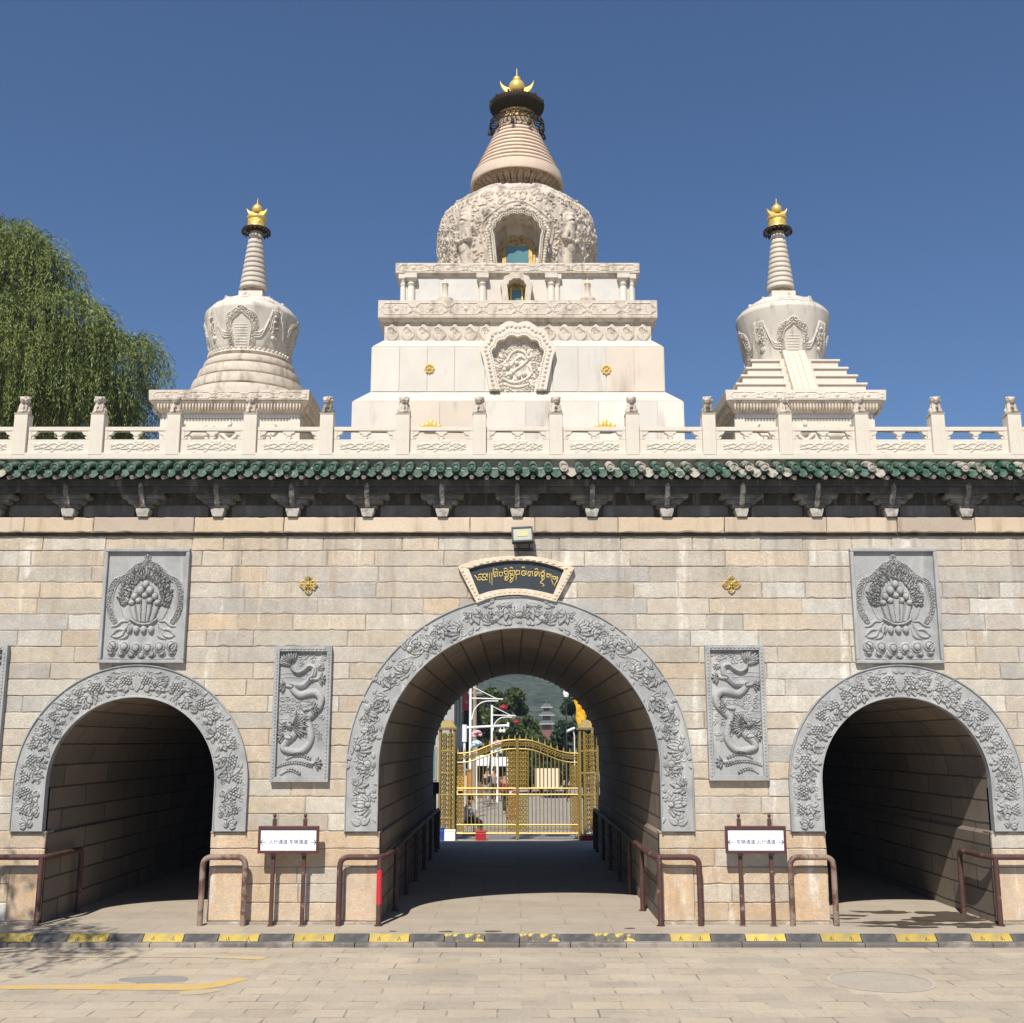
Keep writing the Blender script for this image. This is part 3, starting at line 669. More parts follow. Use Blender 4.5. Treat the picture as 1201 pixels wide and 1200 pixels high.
off(MB().box(-XE, XE, YW - .28, YW - .18, 6.484, 6.60).build('eave_beam', SOOT, GATE, bevel=.01))
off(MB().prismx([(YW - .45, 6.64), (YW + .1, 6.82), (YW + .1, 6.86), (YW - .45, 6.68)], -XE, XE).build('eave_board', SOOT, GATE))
TP = .2365; TX = [-.045 + TP * k for k in range(-38, 39)]
slope = math.atan2(.27, .82)
# prototypes are carved once at x = 0; every tile and rafter along the eave is a copy
r = MB().tube([(0, YW - .46, 6.585), (0, YW - .10, 6.70)], .034, 10)
raf = r.build('rafter', LIMEST, GATE); smooth_angle(raf)
t = MB(); n = 14; rr_ = .066; L0 = (YW - .78, 6.672); L1 = (YW + .02, 6.945)
vs = []
for (y, zz) in (L0, L1):
    for k in range(n + 1):
        a = PI * k / n; vs.append((rr_ * math.cos(a), y - math.sin(slope) * rr_ * math.sin(a), zz + rr_ * math.sin(a)))
t.add(vs, [(k, k + 1, n + 2 + k, n + 1 + k) for k in range(n)])
# round end disc with a raised rim and boss
nd = 20
def disc(rad, y): return [(rad * math.cos(2 * PI * k / nd), y - .0 + .22 * 0, 6.672 + rad * math.sin(2 * PI * k / nd)) for k in range(nd)]
rings = [(.067, YW - .76), (.067, YW - .795), (.054, YW - .80), (.049, YW - .785), (.030, YW - .784), (.028, YW - .797), (.012, YW - .80)]
vs = []
for rad, y in rings: vs += disc(rad, y)
t.add(vs, [(i * nd + k, i * nd + (k + 1) % nd, (i + 1) * nd + (k + 1) % nd, (i + 1) * nd + k) for i in range(len(rings) - 1) for k in range(nd)] + [tuple(range((len(rings) - 1) * nd, len(rings) * nd))])
rt = smooth_angle(t.build('round_tile', TILE, GATE), 35)
d = MB(); hw_ = TP / 2 - .012; nn = 14                    # pan tile with a drooping drip lip
up = [(-hw_ + 2 * hw_ * k / nn, -.030 * math.sin(PI * k / nn)) for k in range(nn + 1)]
def lipz(x): q = abs(x) / hw_; return -.03 * (1 - q ** 2) - .088 * (1 - q ** 3.2) - .012 * abs(math.cos(q * 3.5))
vs = [(x, YW - .74, 6.662 + z) for x, z in up] + [(x, YW + .02, 6.915 + z) for x, z in up] + [(x, YW - .755, 6.655 + lipz(x)) for x, z in up] + [(x, YW - .735, 6.655 + lipz(x)) for x, z in up] + [(x, YW - .72, 6.648 + z) for x, z in up]
m_ = nn + 1
fs = []
for k in range(nn): fs += [(k, k + 1, m_ + k + 1, m_ + k), (2 * m_ + k, 2 * m_ + k + 1, k + 1, k), (3 * m_ + k + 1, 3 * m_ + k, 4 * m_ + k, 4 * m_ + k + 1), (2 * m_ + k + 1, 2 * m_ + k, 3 * m_ + k, 3 * m_ + k + 1)]
dt = smooth_angle(d.add(vs, fs).build('drip_tile', TILE, GATE), 35)
tiles_w = [rt.data.copy(), dt.data.copy()]
for q in tiles_w: q.materials[0] = TILEW
for i, X in enumerate(TX):
    worn = (X > .1 and X < 3.4 and random.random() < .45) or X > 6.4 and random.random() < .5 or random.random() < .10
    for pr, wm in ((rt, tiles_w[0]), (dt, tiles_w[1]), (raf, None)):
        c = pr if i == 0 else pr.copy()
        if i: COL.objects.link(c); c.parent = GATE
        xx = X + (TP / 2 if pr is dt else 0)
        c.location = (xx - 0, -YW + random.uniform(-.012, .012) + (0 if pr is raf else .27), random.uniform(-.008, .008) + (0 if pr is raf else .054)); c.location.x += random.uniform(-.006, .006)
        if wm and worn: c.data = wm
for pr in (): pass
# ------------------------------------------------------------------ carved slabs on the wall
def frame_slab(name, x0, x1, z0, z1, fw, label, cat, bead=False, y=YW - .005):
    t = empty(name, ((x0 + x1) / 2, y, z0), label, cat)
    fm = MB(); yo = y - .085
    for a, b, c, d_ in ((x0, x1, z1 - fw, z1), (x0, x1, z0, z0 + fw), (x0, x0 + fw, z0 + fw + .001, z1 - fw - .001), (x1 - fw, x1, z0 + fw + .001, z1 - fw - .001)): fm.box(a, b, yo, y + .03, c, d_)
    if bead:
        for sx in (x0 + fw * .55, x1 - fw * .55):
            zz = z0 + fw
            while zz < z1 - fw: fm.ball((sx, yo - .002, zz), (.016, .012, .024), 6, 5); zz += .052
        xx = x0 + fw * 1.2
        while xx < x1 - fw: fm.ball((xx, yo - .002, z1 - fw * .5), (.026, .012, .018), 6, 5); xx += .06
    off(fm.build('frame', GREY, t, bevel=.012 if not bead else .006))
    return t
def lotus_panel(x0, x1, z0, z1, label):
    t = frame_slab('carved_panel', x0, x1, z0, z1, .055, label, 'carved panel'); w = x1 - x0 - .11; h = z1 - z0 - .11
    R = Rel(w, h, .0072); c = w / 2
    k = lambda x, y: (c + (x - 560) / 790 * w, (1090 - y) / 1050 * h)     # from a drawing 790 x 1050
    half = [(560, 110), (600, 150), (680, 190), (740, 250), (790, 290), (870, 330), (915, 430), (925, 540), (900, 640), (850, 720)]
    for sg in (1, -1):
        P = cr([k(560 + sg * (x - 560), y) for x, y in half], 8); R.tube(P, .045, .6, .008); R.tube([(x - (x - c) * .10, y - .02) for x, y in P], .012, 1.6); R.tube([(x + (x - c) * .07, y + .02) for x, y in P], .010, 1.6)
        for (x, y) in resample(P, 24): R.spiral(x, y, .034, random.uniform(0, 6), 1.3, sg, .010, 2.2)
    R.lotus(*k(560, 95), PI / 2, .07, .03)
    body = [(560, 190), (640, 270), (730, 330), (790, 430), (800, 560), (770, 660), (700, 720), (420, 720), (350, 660), (320, 560), (330, 430), (390, 330), (480, 270)]
    R.fill([k(*p) for p in cr(body, 6, True)], .012)
    for i in range(420):                                              # flames round the jewels
        a = random.uniform(-.3, PI + .3); rr = random.uniform(.62, 1.); x = 560 + 235 * rr * math.cos(a); y = 500 - 285 * rr * math.sin(a)
        X, Y = k(x, y); R.petal(X, Y, PI / 2 + (a - PI / 2) * .55 + random.uniform(-.5, .5), random.uniform(.06, .12), .017, .035, base=.01)
    for x, y, q in ((560, 245, .10), (510, 285, .09), (612, 285, .09), (460, 320, .08), (665, 330, .08)): R.petal(*k(x, y), PI / 2, q, .02, .03, base=.01)
    for bx, tx, ty in ((480, 430, 540), (530, 500, 520), (590, 610, 520), (640, 690, 540), (560, 560, 470)):   # jewels like buds
        R.tube([k(bx, 720), k((bx + tx) / 2, 640), k(tx, ty)], [.030, .038, .046], .75, .02); R.dome(*k(tx, ty), .05, .05, base=.02)
    for x, y, q in ((510, 420, .055), (605, 420, .055), (560, 360, .05), (455, 480, .045), (660, 480, .045)): R.dome(*k(x, y), q, .05, q * 1.25, PI / 2 * 0, .025)
    R.tube([k(430, 700), k(500, 740), k(560, 750), k(640, 740), k(690, 700)], .018, 1.4, .02)
    for x in (420, 490, 565, 640): R.dome(*k(x, 800), .048, .05, .062, 0, .012)
    for sg in (1, -1):                                                # ribbons to either side
        for pts in ([(700, 740), (740, 790), (780, 860), (850, 870), (870, 830)], [(720, 720), (780, 720), (830, 760), (880, 770)], [(760, 800), (820, 800), (880, 860)], [(700, 760), (720, 860), (790, 890)]):
            R.tube(cr([k(560 + sg * (x - 560), y) for x, y in pts], 8), [.014, .024, .012], 1.3)
    for row, yy, n_, rr in ((1, 1050, 7, .07), (0, 985, 6, .092)):   # lotus throne
        for i in range(n_):
            x = 560 + (i - (n_ - 1) / 2) * (690 / n_) * 1.02; X, Y = k(x, yy - 12 * abs(i - (n_ - 1) / 2)); 
            R.dome(X, Y, rr * .9, .045 if row == 0 else .03, rr * 1.0, pw=.3); R.dome(X, Y, rr * .55, .03 if row == 0 else .02, rr * .6, base=.03)
    for sg in (1, -1): R.petal(*k(560 + sg * 300, 1010), PI / 2 - sg * .5, .14, .05, .04)
    R.tube([k(230, 1075), k(560, 1085), k(890, 1075)], .012, 1.5)
    off(wall_relief('relief', R, x0 + .055, YW - .03, z0 + .055, GREY, t)); return t
lotus_panel(-6.43, -5.115, 3.775, 5.545, 'grey stone panel carved with flaming jewels on a lotus, above the left arch')
lotus_panel(5.10, 6.44, 3.772, 5.548, 'grey stone panel carved with flaming jewels on a lotus, above the right arch')
def dragon_panel(x0, x1, z0, z1, flip, label):
    t = frame_slab('carved_panel', x0, x1, z0, z1, .075, label, 'carved panel', True); w = x1 - x0 - .15; h = z1 - z0 - .15
    R = Rel(w, h, .0066)
    def k(x, y): u = (x - 110) / 380 * w; return (w - u if flip else u), (1060 - y) / 930 * h
    for yy in (300, 500, 530, 640, 700, 330, 590): R.tube(cr([k(115, yy), k(200, yy - 6), k(300, yy + 4), k(360, yy)], 8), .006, 1.4)
    for _ in range(120):
        X, Y = k(random.uniform(120, 480), random.choice((random.uniform(130, 220), random.uniform(470, 640), random.uniform(640, 800)))); R.spiral(X, Y, random.uniform(.022, .05), random.uniform(0, 6), 1.3, random.choice((-1, 1)), .009, 1.7)
    body = cr([k(*p) for p in ((195, 225), (215, 268), (260, 290), (310, 270), (345, 240), (385, 255), (380, 310), (345, 350), (300, 385), (250, 385), (215, 385), (235, 425), (280, 455), (340, 445), (405, 440), (448, 480), (440, 540), (395, 590), (350, 640), (365, 700), (380, 770), (350, 840), (290, 878), (220, 872), (165, 850), (190, 800), (240, 760), (262, 715))], 8)
    R.tube(body, [.020, .034, .042, .047, .052, .055, .057, .057, .056, .054, .052, .048], 1.0, .006)
    for i in range(0, len(body) - 1, 1): R.dome(body[i][0], body[i][1], .009, .012, base=.052, raw=True)
    hx, hy = 215, 680                                                     # head, horns, mane
    R.dome(*k(hx, hy), .07, .06, .05, .3 * (-1 if flip else 1), .012); R.dome(*k(hx - 45, hy + 8), .045, .05, .03, 0, .012); R.dome(*k(hx - 50, hy - 22), .03, .04)
    R.dome(*k(hx - 8, hy - 22), .016, .075, base=.01)
    for a in np.linspace(-.9, 1.3, 12): R.petal(*k(hx + 12, hy), (a if not flip else PI - a), random.uniform(.16, .27), .022, .055)
    for yy in (-14, 10, 30, 46): R.tube(cr([k(hx - 40, hy + yy * .4), k(hx - 80, hy + yy), k(hx - 103, hy + yy * 1.6 - 12)], 8), [.010, .004], 1.6, .01)
    for (x, y) in ((160, 388), (430, 335), (165, 770), (420, 960), (380, 560)):                     # claws
        R.tube([k(x + (50 if x < 300 else -60), y + 6), k(x, y)], [.03, .02], 1.1, .006)
        for a in np.linspace(-1.1, 1.1, 5): dr = -1 if x < 300 else 1; dr = -dr if flip else dr; R.petal(*k(x, y), (0 if dr > 0 else PI) + a, .11, .018, .05)
    for a in np.linspace(1.2, 2.9, 9): R.petal(*k(205, 235), a if not flip else PI - a, random.uniform(.17, .27), .024, .045)   # tail plume
    for a in np.linspace(0, 6.28, 9): R.petal(*k(440, 250), a, .06, .014, .03)
    for yy, x0_, x1_ in ((910, 190, 370), (965, 120, 385), (1020, 150, 290)):                         # waves
        for q in np.linspace(0, 1, int((x1_ - x0_) / 17)):
            R.petal(*k(x0_ + (x1_ - x0_) * q, yy - 28 * math.sin(PI * q) + 28), 1.0 if not flip else PI - 1.0, .06, .016, .04)
        R.tube(cr([k(x0_ + (x1_ - x0_) * q, yy - 28 * math.sin(PI * q) + 22) for q in np.linspace(0, 1, 6)], 6), .012, 1.3)
    off(wall_relief('relief', R, x0 + .075, YW - .028, z0 + .075, GREY, t)); return t
dragon_panel(-3.735, -2.867, 2.02, 4.03, False, 'grey dragon relief panel on the wall left of the central arch')
dragon_panel(2.805, 3.70, 2.04, 4.05, True, 'grey dragon relief panel on the wall right of the central arch')
dragon_panel(-8.72, -7.80, 2.03, 4.05, True, 'grey dragon relief panel cut off by the left edge of the view')
# ------------------------------------------------------------------ name plaque over the central arch
PQ = empty('name_plaque', (-.045, YW - .05, 4.8), 'fan shaped black plaque with gold Tibetan lettering in a cream frame above the central arch', 'plaque')
q = lambda x, y: (-.045 + (x - 588) * .00198, 5.07 - (y - 405) * .00199)
top = [q(*p) for p in ((122, 312), (240, 268), (360, 245), (480, 230), (590, 226), (700, 230), (815, 248), (930, 280), (1032, 322))]
bot = [q(*p) for p in ((272, 597), (350, 566), (430, 545), (510, 535), (590, 533), (660, 538), (740, 552), (820, 572), (888, 588))]
ti = [q(*p) for p in ((208, 330), (300, 300), (400, 280), (500, 266), (590, 264), (690, 267), (790, 285), (880, 310), (950, 338))]
bi = [q(*p) for p in ((290, 532), (360, 508), (440, 492), (520, 485), (590, 484), (660, 487), (740, 500), (810, 515), (864, 530))]
N = 33
oo = resample(bot, N)[::-1]; outer = resample(top, N) + oo + [resample(top, N)[0]]; inner = resample(ti, N) + resample(bi, N)[::-1] + [resample(ti, N)[0]]
fb = MB().band(outer, inner, YW - .10, YW + .02); off(fb.build('frame', PLFR, PQ, bevel=.008))
off(MB().prism((resample(bi, N) + resample(ti, N)[::-1]), YW - .05, YW + .02).build('board', PLAQ, PQ))
bd = MB()
for (x, z) in resample([q(*p) for p in ((205, 318), (350, 272), (590, 246), (830, 276), (965, 325))], 16): bd.ball((x, YW - .100, z), (.034, .014, .016), 10, 6)
for side in (((160, 350), (285, 560)), ((1000, 350), (878, 560))):
    for (x, z) in resample([q(*p) for p in side], 9): bd.ball((x, YW - .102, z), (.018, .012, .022), 8, 5)
for (x, z) in resample([q(*p) for p in ((300, 565), (440, 518), (590, 508), (740, 524), (870, 560))], 16): bd.ball((x, YW - .100, z), (.03, .008, .010), 8, 5)
off(smooth_angle(bd.build('frame_beading', PLFR, PQ), 60))
lt = MB()
def stroke(pts, w0=7, w1=None):
    w1 = w1 or w0; P = resample(cr(pts, 6) if len(pts) > 2 else pts, max(6, 3 * len(pts))); n = len(P); L, Rr = [], []
    for i, (x, y) in enumerate(P):
        a = P[max(0, i - 1)]; b = P[min(n - 1, i + 1)]; dx, dy = b[0] - a[0], b[1] - a[1]; l = math.hypot(dx, dy) or 1
        w = (w0 + (w1 - w0) * i / (n - 1)) * (.62 + .38 * abs(dx) / l) * .62
        L.append(q(x - dy / l * w, y + dx / l * w)); Rr.append(q(x + dy / l * w, y - dx / l * w))
    yf = YW - .060; yb = YW - .046
    vs = [(x, yf, z) for x, z in L] + [(x, yf, z) for x, z in Rr] + [(x, yb, z) for x, z in L] + [(x, yb, z) for x, z in Rr]
    fs = [(0, n, 3 * n, 2 * n), (n - 1, 3 * n - 1, 4 * n - 1, 2 * n - 1)]
    for i in range(n - 1): fs += [(i, i + 1, n + i + 1, n + i), (i, 2 * n + i, 2 * n + i + 1, i + 1), (n + i, n + i + 1, 3 * n + i + 1, 3 * n + i)]
    lt.add(vs, fs)
for st_ in (
    # opening flourish
    [(252, 378), (268, 392), (275, 408), (290, 415), (305, 408), (302, 394), (288, 392), (280, 402)], [(283, 375), (305, 368), (318, 378), (312, 392)], [(308, 408), (322, 416), (338, 408), (336, 394), (322, 392), (316, 402)],
    [(318, 372), (338, 366), (348, 376), (342, 390)], [(338, 410), (352, 412), (356, 396)], [(352, 360), (355, 385), (355, 412)],
    [(371, 358), (373, 440)], [(388, 358), (390, 455)],
    # om
    [(395, 340), (412, 330), (436, 338)], [(400, 322), (412, 332), (424, 322)], [(395, 352), (436, 352)], [(402, 354), (400, 368), (412, 372), (418, 362)], [(412, 372), (404, 386), (416, 388), (424, 376)], [(430, 354), (432, 380), (430, 392)],
    # pa
    [(443, 354), (474, 354)], [(448, 356), (446, 376), (456, 384), (472, 380)], [(470, 356), (472, 384)],
    # stack 1
    [(482, 330), (496, 322), (512, 332)], [(480, 345), (520, 345)], [(488, 347), (486, 362), (500, 370), (516, 362)], [(514, 347), (516, 385), (494, 384), (490, 396), (516, 398)], [(498, 400), (488, 412), (506, 416), (518, 400)],
    # stack 2
    [(528, 322), (544, 316), (552, 326)], [(525, 342), (570, 342)], [(530, 345), (528, 362), (548, 368), (552, 352)], [(566, 344), (566, 372)], [(530, 378), (566, 376)], [(534, 380), (532, 396), (552, 400), (562, 382)], [(545, 402), (530, 420), (534, 434), (548, 420), (556, 404)],
    # sha
    [(574, 342), (606, 342)], [(578, 345), (574, 366), (590, 372), (602, 366)], [(602, 345), (606, 375)], [(578, 372), (576, 416)],
    # bi
    [(622, 320), (634, 312), (646, 322)], [(618, 345), (658, 345)], [(624, 347), (620, 366), (632, 380), (650, 372), (646, 360), (632, 366)], [(654, 347), (656, 376)],
    # ma
    [(668, 350), (708, 350)], [(674, 352), (668, 372), (680, 376), (690, 366), (690, 352)], [(672, 372), (676, 384), (690, 380)], [(704, 352), (707, 386)],
    # le
    [(724, 332), (738, 326), (748, 338)], [(720, 352), (758, 352)], [(726, 354), (722, 372), (736, 376), (742, 360), (748, 376)], [(754, 354), (760, 392)], [(720, 384), (738, 382)],
    # hum
    [(780, 340), (790, 348), (800, 338)], [(768, 356), (804, 356)], [(774, 358), (770, 374), (786, 380), (798, 370)], [(798, 358), (800, 384)], [(774, 388), (800, 386)], [(784, 390), (776, 404), (792, 408), (800, 392)], [(790, 410), (774, 424), (766, 438), (780, 440), (796, 456), (780, 462)],
    # pha ta shad
    [(814, 364), (852, 372)], [(820, 368), (816, 388), (832, 392), (838, 374)], [(848, 374), (850, 404)], [(856, 384), (906, 394)], [(862, 388), (866, 404), (880, 408), (882, 392)], [(852, 410), (860, 432), (866, 452)], [(886, 394), (892, 420), (880, 446), (876, 466)], [(902, 396), (896, 430)]): stroke(st_, 6.5, 4)
off(lt.build('lettering', LETG, PQ))
# ------------------------------------------------------------------ floodlight over the plaque
FL = empty('floodlight', (.03, YW, 5.56), 'small black floodlight on a bracket above the plaque', 'floodlight')
def tilted(mb, piv, ax, rz): 
    Rm = Matrix.Rotation(ax, 4, 'X') @ Matrix.Rotation(rz, 4, 'Y'); mb.v = [tuple(Rm @ Vector(v) + Vector(piv)) for v in mb.v]; return mb
fp = (.03, YW - .22, 5.735); ax = math.radians(-14); rz = math.radians(-3)
hb = tilted(MB().box(-.165, .165, 0, .09, -.125, .125), fp, ax, rz); off(hb.build('housing', BLACKP, FL, bevel=.01))
fm = MB()
for b in ((-.165, .165, -.02, -.001, .100, .125), (-.165, .165, -.02, -.001, -.125, -.100), (-.165, -.14, -.02, -.001, -.1, .1), (.14, .165, -.02, -.001, -.1, .1)): fm.box(*b)
off(tilted(fm, fp, ax, rz).build('bezel', BLACKP, FL))
off(tilted(MB().box(-.14, .14, -.008, -.002, -.1, .1), fp, ax, rz).build('lens', LAMPG, FL)); off(tilted(MB().box(-.085, .085, -.014, -.009, -.035, .055), fp, ax, rz).build('emitter', mat('yellow_phosphor', (.48, .46, .24), .6, .08, 20, 80, .1, .1), FL))
bk_ = MB().box(-.10, .20, YW - .14, YW - .01, 5.515, 5.535); bk_.tube([(-.02, YW - .10, 5.53), (-.06, YW - .19, 5.60), (-.06, YW - .17, 5.70)], .008, 6); bk_.tube([(.14, YW - .08, 5.53), (.14, YW - .14, 5.7)], .01, 6)
off(bk_.build('bracket', BLACKP, FL))
# ------------------------------------------------------------------ gilt crossed-vajra emblems
def emblem(x, z, label):
    t = empty('gilt_emblem', (x, YW, z), label, 'emblem'); mb = MB()
    for k in range(4):
        R4 = Matrix.Rotation(k * PI / 2, 3, 'Y')
        for pts, w in (([(0, .02), (0, .145)], .009), ([(.012, .03), (.048, .06), (.044, .10), (.0, .135)], .009), ([(-.012, .03), (-.048, .06), (-.044, .10), (.0, .135)], .009)):
            mb.tube([tuple(R4 @ Vector((a, -.03, b)) + Vector((x, YW, z))) for a, b in (cr(pts, 5) if len(pts) > 2 else pts)], w, 8)
        p = R4 @ Vector((0, -.035, .105)); mb.ball((x + p.x, YW + p.y, z + p.z), (.014, .014, .016), 8, 6)
    mb.ball((x, YW - .035, z), (.026, .022, .026), 10, 6)
    off(smooth_angle(mb.build('crossed_vajra', mat('old_gilding', (.55, .39, .10), .45, .3, 14, 60, .2, .3, metal=.5) if 'old_gilding' not in bpy.data.materials else bpy.data.materials['old_gilding'], t), 60))
    off(MB().prism([(x + .03 * math.cos(a), z + .03 * math.sin(a)) for a in np.linspace(0, 2 * PI, 24, endpoint=False)], YW - .012, YW + .004).build('back_plate', GOLDD, t))
emblem(-3.275, 4.99, 'small gilt crossed emblem on the wall above the left dragon panel'); emblem(3.255, 4.99, 'small gilt crossed emblem on the wall above the right dragon panel')
# ================================================================== balustrade on the terrace edge
YBAL = 17.28
BAL = empty('balustrade', (0, YBAL, 7.0), 'white marble balustrade with carved panels and lion topped posts along the terrace edge', 'balustrade')
off(MB().box(-9.3, 9.3, YBAL - .10, YBAL + .2, 6.93, 7.035).build('base_course', MARBR, BAL, bevel=.01))
def remesh(mb, name, m, vox, parent):
    o = mb.build(name, m); md = o.modifiers.new('r', 'REMESH'); md.mode = 'VOXEL'; md.voxel_size = vox; md.use_smooth_shade = True
    s2 = o.modifiers.new('s', 'SMOOTH'); s2.factor = .4; s2.iterations = 2
    dg = bpy.context.evaluated_depsgraph_get(); me = bpy.data.meshes.new_from_object(o.evaluated_get(dg)); bpy.data.objects.remove(o)
    o = link(name, me, None, parent, True)
    if not me.materials: me.materials.append(m)
    return o
def lion_mb(turn=0., ball=True):  # seated guardian, curled mane, paw on a ball
    mb = MB(); b = mb.ball
    b((0, .01, .10), (.075, .07, .10)); b((0, -.045, .15), (.062, .045, .07))                 # haunches, chest
    for s in (-1, 1):
        mb.tube([(s * .045, -.05, .15), (s * .05, -.075, .08), (s * .05, -.08, .0)], [.026, .022, .022], 8); b((s * .052, -.095, .016), (.024, .03, .018))
        b((s * .07, .0, .05), (.035, .06, .05)); b((s * .075, -.05, .015), (.024, .035, .016))
    if ball: b((.045, -.10, .03), .03)
    Rt = Matrix.Rotation(turn, 3, 'Z'); c = Vector((0, -.045, .225))
    def h(p, r): v = Rt @ Vector(p); b((c.x + v.x, c.y + v.y, c.z + v.z), r)
    h((0, 0, .0), .066); h((0, -.06, -.012), (.036, .036, .024)); h((0, -.055, -.042), (.028, .028, .014)); h((0, -.092, .002), (.016, .012, .012))
    for s in (-1, 1): h((s * .033, -.052, .02), (.016, .014, .014)); h((s * .058, .0, .045), (.018, .018, .022)); h((s * .036, -.046, .042), (.022, .014, .012))
    for i in range(30):                                                                       # curled mane
        a = random.uniform(0, 2 * PI); e = random.uniform(-.6, 1.3); p = (.066 * math.cos(e) * math.cos(a), .02 + .062 * math.cos(e) * abs(math.sin(a)), .06 * math.sin(e)); h(p, .021)
    b((0, .085, .12), (.03, .03, .06)); b((0, .0, -.008), (.085, .095, .012))
    return mb
LION = [(lion_mb(.0), .0), (lion_mb(.75), .7), (lion_mb(-.7), -.7)]
pm = MB().box(-.105, .105, -.105, .105, .0, .655).box(-.115, .115, -.115, .115, .663, .677)
post = pm.build('post', MARBR, BAL, bevel=.008)
MB().box(-.085, .085, -.109, -.104, .06, .60).build('sunk_panel', MARBG, post, bevel=.002)
lions = [remesh(m, 'lion', MARBD, .0075, None).data for m, _ in LION]
for o in [o for o in COL.objects if o.name.startswith('lion')]: bpy.data.objects.remove(o)
PXS = [-7.85 + 1.2015 * k for k in range(-1, 15)]
pick = {0: 0, 1: 0, 2: 1, 3: 0, 4: 1, 5: 2, 6: 0, 7: 0, 8: 0, 9: 0, 10: 2, 11: 0, 12: 1, 13: 2, 14: 0, 15: 0}
for i, X in enumerate(PXS):
    p = post if i == 0 else post.copy()
    if i:
        COL.objects.link(p); c = post.children[0].copy(); COL.objects.link(c); c.parent = p
    p.location = (X, 0, 0.0)
    ln = bpy.data.objects.new('lion', lions[pick[i]]); COL.objects.link(ln); ln.parent = p; ln.location = (0, .015, .688); ln.rotation_euler.z = (0, .55, -.35, .2, -.15)[i % 5]; ln.scale = (1, 1, .96)
hp = .4955; RP = Rel(.84, .20, .0072)                        # carved lower field of a panel
for _ in range(26): RP.spiral(random.uniform(.05, .79), random.uniform(.04, .16), random.uniform(.02, .045), random.uniform(0, 6), 1.3, random.choice((-1, 1)), .007, 1.6)
for a in range(3): RP.tube(cr([(.05 + .15 * i, .10 + .05 * math.sin(i * 1.9 + a * 2)) for i in range(6)], 8), .010, 1.5)
for _ in range(14): RP.petal(random.uniform(.08, .76), random.uniform(.03, .15), random.uniform(0, 6), .07, .018, .016)
pn = MB()
pn.box(-hp, hp, -.045, .045, .035, .262)
pn.box(-hp, -.44, -.045, .045, .263, .40).box(.44, hp, -.045, .045, .263, .40)
lo = [(-.44, .30), (-.42, .33), (-.375, .345), (-.35, .385), (-.32, .40), (-.10, .40), (-.085, .365), (-.05, .35), (-.03, .318), (.03, .318), (.05, .35), (.085, .365), (.10, .40), (.32, .40), (.35, .385), (.375, .345), (.42, .33), (.44, .30)]
pn.prism(lo + [(.44, .405), (-.44, .405)], -.04, .04)
pn.box(-hp, hp, -.05, .05, .402, .467)
pn.prism([(-.022, .263), (.022, .263), (.028, .285), (.05, .30), (.05, .312), (.03, .318), (-.03, .318), (-.05, .312), (-.05, .30), (-.028, .285)], -.032, .032)
for s in (-1, 1): pn.prism([(s * .44, .263), (s * .40, .285), (s * .395, .31), (s * .44, .318)][::s], -.03, .03)
panel = pn.build('panel', MARBR, BAL, bevel=.005)
P = np.zeros((RP.nx, RP.ny, 3)); P[..., 0] = -.42 + RP.xs[:, None]; P[..., 1] = -.0455 - RP.z; P[..., 2] = .048 + RP.ys[None, :]
grid('carving', P, MARBR, panel)
for i, (a, b) in enumerate(zip(PXS[:-1], PXS[1:])):
    p = panel if i == 0 else panel.copy()
    if i: COL.objects.link(p); c = panel.children[0].copy(); COL.objects.link(c); c.parent = p
    p.location = ((a + b) / 2, 0, 0)

# ================================================================== stupas
YS = 23.4
def foil(wt, wb, h, hs, n=4, lobe=.45, apex=.0, hw_in=None):
    """open outline from bottom left over a scalloped arch to bottom right; wt half width where the arch starts (height hs)"""
    cusps = []
    for i in range(n + 1):
        t = i / n; cusps.append((-wt * math.cos(t * PI / 2) ** .9, hs + (h - hs) * math.sin(t * PI / 2) ** 1.0))
    half = [(-wb, 0), cusps[0]]
    for a, b in zip(cusps[:-1], cusps[1:]):
        last = b is cusps[-1]; nx, ny = -(b[1] - a[1]), b[0] - a[0]; L = math.hypot(nx, ny)
        if last and not apex: 
            m = ((b[0]), a[1]); 
        for k in range(1, 9):
            t = k / 8; bul = math.sin(PI * t) * lobe * L * .5 if not last else math.sin(PI / 2 * t) * 0 + math.sin(PI * t) * lobe * L * .45
            half.append((a[0] + (b[0] - a[0]) * t + nx / L * bul, a[1] + (b[1] - a[1]) * t + ny / L * bul))
    return half + [(-x, z) for x, z in half[::-1][1:]]
def at_x(pts, x, z): return [(a + x, b + z) for a, b in pts]
def stone_box(name, cx, a, z0, z1, m, par, bev=.015): return off(MB().box(cx - a, cx + a, YS - a, YS + a, z0, z1).build(name, m, par, bevel=bev))
def lathe_relief(name, prof, R, cx, m, par, keep_fn=None):
    """prof (r, z) upward; R is wrapped round it: u = angle from the front, v = arc length"""
    Pf = np.array(prof, float); d = np.r_[0, np.cumsum(np.hypot(*(Pf[1:] - Pf[:-1]).T))]; d = d / d[-1] * R.h
    r = np.interp(R.ys, d, Pf[:, 0]); z = np.interp(R.ys, d, Pf[:, 1]); dr = np.gradient(r, R.ys); dz = np.gradient(z, R.ys); l = np.hypot(dr, dz) + 1e-9
    th = (R.xs / R.w - .5) * 2 * PI
    RR = r[None] + R.z * (dz / l)[None]; ZZ = z[None] - R.z * (dr / l)[None]
    P = np.zeros((R.nx, R.ny, 3)); P[..., 0] = cx + RR * np.sin(th)[:, None]; P[..., 1] = YS - RR * np.cos(th)[:, None]; P[..., 2] = ZZ
    keep = None
    if keep_fn is not None:
        C = (P[:-1, :-1] + P[1:, 1:]) / 2; keep = ~keep_fn(C[..., 0], C[..., 1], C[..., 2])
    return smooth_angle(off(grid(name, P, m, par, keep=keep)), 50)
